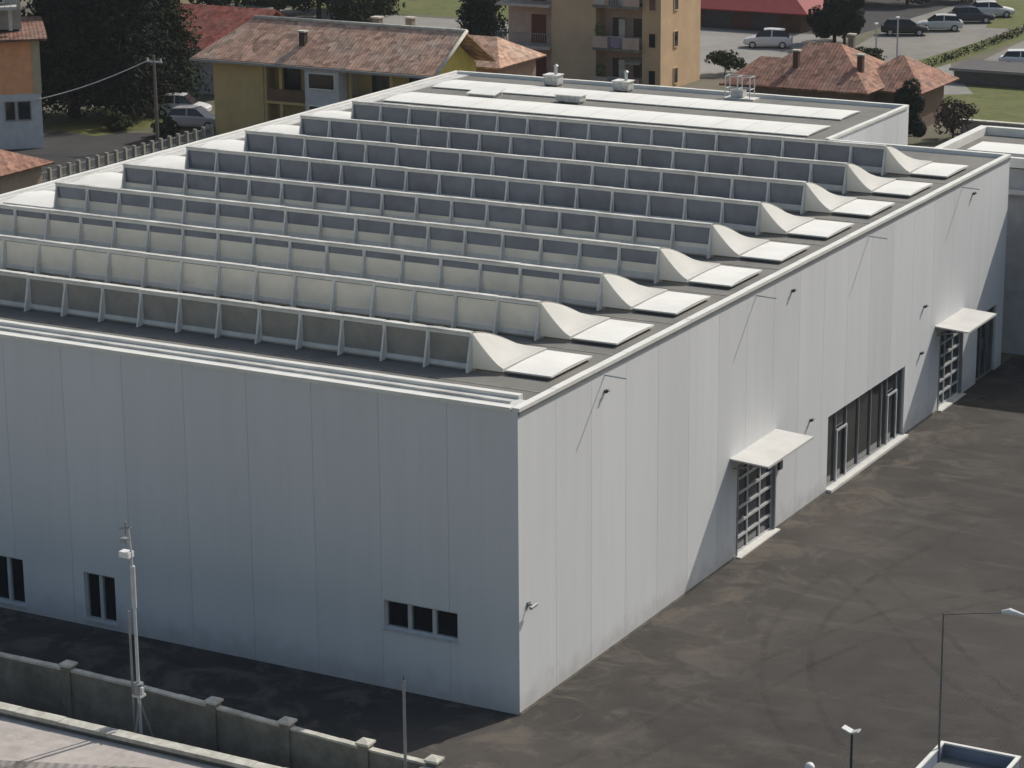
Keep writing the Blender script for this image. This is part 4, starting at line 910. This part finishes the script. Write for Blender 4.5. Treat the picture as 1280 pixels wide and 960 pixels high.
# ------------------------------------------------------------------ cars
def car(label, x, y, rz, colour, name='parked_car', tall=1.0, group='cars parked in the distance', rough=.25):
    t = thing(name, label, 'car', (x, y, 0), rz, group)
    LOC[t.name] = Vector((0, 0, 0))
    m = mat('car_paint', colour, tuple(c*.93 for c in colour), .8, rough, spec=.5)
    Ln, Wd = 4.2, 1.72
    # lofted body: stations along x, (z_low, z_belt, half width)
    stn = [(-2.1, .42, .66, .62), (-2.02, .30, .88, .78), (-1.5, .24, .96, .85), (-.6, .22, .96, .86), (.6, .22, .94, .86), (1.35, .24, .86, .84), (1.95, .30, .72, .76), (2.1, .40, .58, .6)]
    b = MB(); vs = []; fs = []
    for (sx, zl, zb, hw) in stn:
        zb *= tall**.5
        prof_ = [(-hw*.9, zl), (-hw, zl+.15), (-hw, zb-.12), (-hw*.86, zb), (hw*.86, zb), (hw, zb-.12), (hw, zl+.15), (hw*.9, zl)]
        vs += [(sx, yy, zz) for yy, zz in prof_]
    for i in range(len(stn)-1):
        for k in range(8): fs.append((8*i+k, 8*i+(k+1) % 8, 8*(i+1)+(k+1) % 8, 8*(i+1)+k))
    fs += [tuple(range(8)), tuple(reversed(range(8*(len(stn)-1), 8*len(stn))))]
    b.add(vs, fs); body = b.build('body', m, t, smooth=False)
    zr = 1.46*tall; zb = .93*tall**.5
    gh = [(-1.85, zb, .74), (-1.45, zr-.06, .60), (-.2, zr, .62), (.35, zr-.04, .60), (1.12, zb-.05, .72)]
    b = MB()
    b.add([(-1.45, -.60, zr-.06), (-.2, -.62, zr), (.35, -.6, zr-.04), (.35, .6, zr-.04), (-.2, .62, zr), (-1.45, .60, zr-.06),
           (-1.45, -.60, zr-.11), (-.2, -.62, zr-.05), (.35, -.6, zr-.09), (.35, .6, zr-.09), (-.2, .62, zr-.05), (-1.45, .60, zr-.11)],
          [(0, 1, 4, 5), (1, 2, 3, 4), (0, 6, 7, 1), (1, 7, 8, 2), (2, 8, 9, 3), (3, 9, 10, 4), (4, 10, 11, 5), (5, 11, 6, 0)])
    for sx, sy in ((-.35, -1), (-.35, 1)):
        b.add([(sx-.05, sy*.625, zr-.05), (sx+.05, sy*.625, zr-.05), (sx+.05, sy*.76, zb-.02), (sx-.05, sy*.76, zb-.02)], [(0, 1, 2, 3)])
    b.build('roof', m, t)
    b = MB(); vs = []
    z2 = zr-.052
    b.add([(-1.85, -.74, zb-.06), (-1.45, -.59, zr-.10), (.35, -.59, z2-.03), (1.12, -.72, zb-.09), (-1.85, .74, zb-.06), (-1.45, .59, zr-.10), (.35, .59, z2-.03), (1.12, .72, zb-.09)],
          [(0, 1, 2, 3), (4, 7, 6, 5), (0, 4, 5, 1), (2, 6, 7, 3), (1, 5, 6, 2), (0, 3, 7, 4)])
    b.build('window', 'car_glass', t)
    for sx in (-1.28, 1.28):
        for sy in (-1, 1):
            b = MB(); b.tube([(sx, sy*.70, .31), (sx, sy*.88, .31)], .31, 14); w = b.build('wheel', 'rubber', t)
            b = MB(); b.tube([(sx, sy*.881, .31), (sx, sy*.90, .31)], .19, 12); b.build('rim', 'metal_light', w)
    for sy in (-1, 1):
        b = MB(); b.box((2.0, sy*.42, .56), (2.08, sy*.68, .68)); b.build('headlight', 'lamp_white', t)
        b = MB(); b.box((-2.09, sy*.45, .66), (-2.03, sy*.68, .80)); b.build('taillight', plain('tail_red', (0.35, 0.02, 0.02)), t)
    b = MB(); b.box((2.085, -.26, .38), (2.12, .26, .48)).box((-2.12, -.26, .5), (-2.085, .26, .6)); b.build('number_plate', 'lamp_white', t)
    return t
car('white car parked on the pale gravel lot in front of the red-roofed shed', -51.0, 138.2, R(200), (0.62, 0.63, 0.66), tall=1.12)
car('black car nearest the terracotta roof in the row along the road', -43.2, 150.6, R(22), (0.02, 0.022, 0.022))
car('silver white car in the middle of the row along the road', -41.4, 154.6, R(205), (0.58, 0.58, 0.55))
car('dark blue car next in the row beyond the silver white one', -40.6, 161.0, R(24), (0.03, 0.04, 0.06))
car('white car farthest along the row by the road', -40.2, 165.6, R(24), (0.65, 0.65, 0.64))
car('white car beside the yellow house, nearer the red-roofed house', -75.9, 87.2, R(18), (0.66, 0.66, 0.66), tall=1.1)
car('silver grey car in the shadow at the yellow house corner', -71.9, 83.2, R(15), (0.40, 0.40, 0.40), tall=1.05)
car('white car half hidden behind the long low shed', -27.6, 136.5, R(12), (0.66, 0.66, 0.67))

# lamp poles by the road
for x, y, h, lb in [(-36.6, 131.0, 4.2, 'pale lamp pole at the near end of the pale road'), (-40.0, 135.2, 3.0, 'short pale post behind the terracotta roof'), (-25.5, 139, 4.5, 'pale lamp pole in the grey lot behind the low shed')]:
    t = thing('road_lamp', lb, 'street lamp', (x, y, 0))
    b = MB(); b.tube([(x, y, 0), (x, y, h)], [.09, .06], 8); b.build('post', 'metal_light', t)
    b = MB(); b.box((x-.1, y-.35, h+.001), (x+.1, y+.1, h+.1)); b.build('lamp_head', 'lamp_white', t)

# ------------------------------------------------------------------ thin haze in the air
hm = bpy.data.materials.new('thin_haze'); hm.use_nodes = True
n = hm.node_tree; n.nodes.clear(); ho = n.nodes.new('ShaderNodeOutputMaterial'); hv = n.nodes.new('ShaderNodeVolumePrincipled')
hv.inputs['Color'].default_value = (0.86, 0.9, 0.97, 1); hv.inputs['Density'].default_value = 0.00011; hv.inputs['Anisotropy'].default_value = 0.1
L(n, hv.outputs[0], ho.inputs['Volume'])
hb = MB().box((-260, -120, -1.5), (160, 330, 42)).build('haze', hm)
hb['kind'] = 'stuff'; hb['label'] = 'thin pale haze in the air over the whole scene'; hb['category'] = 'haze'
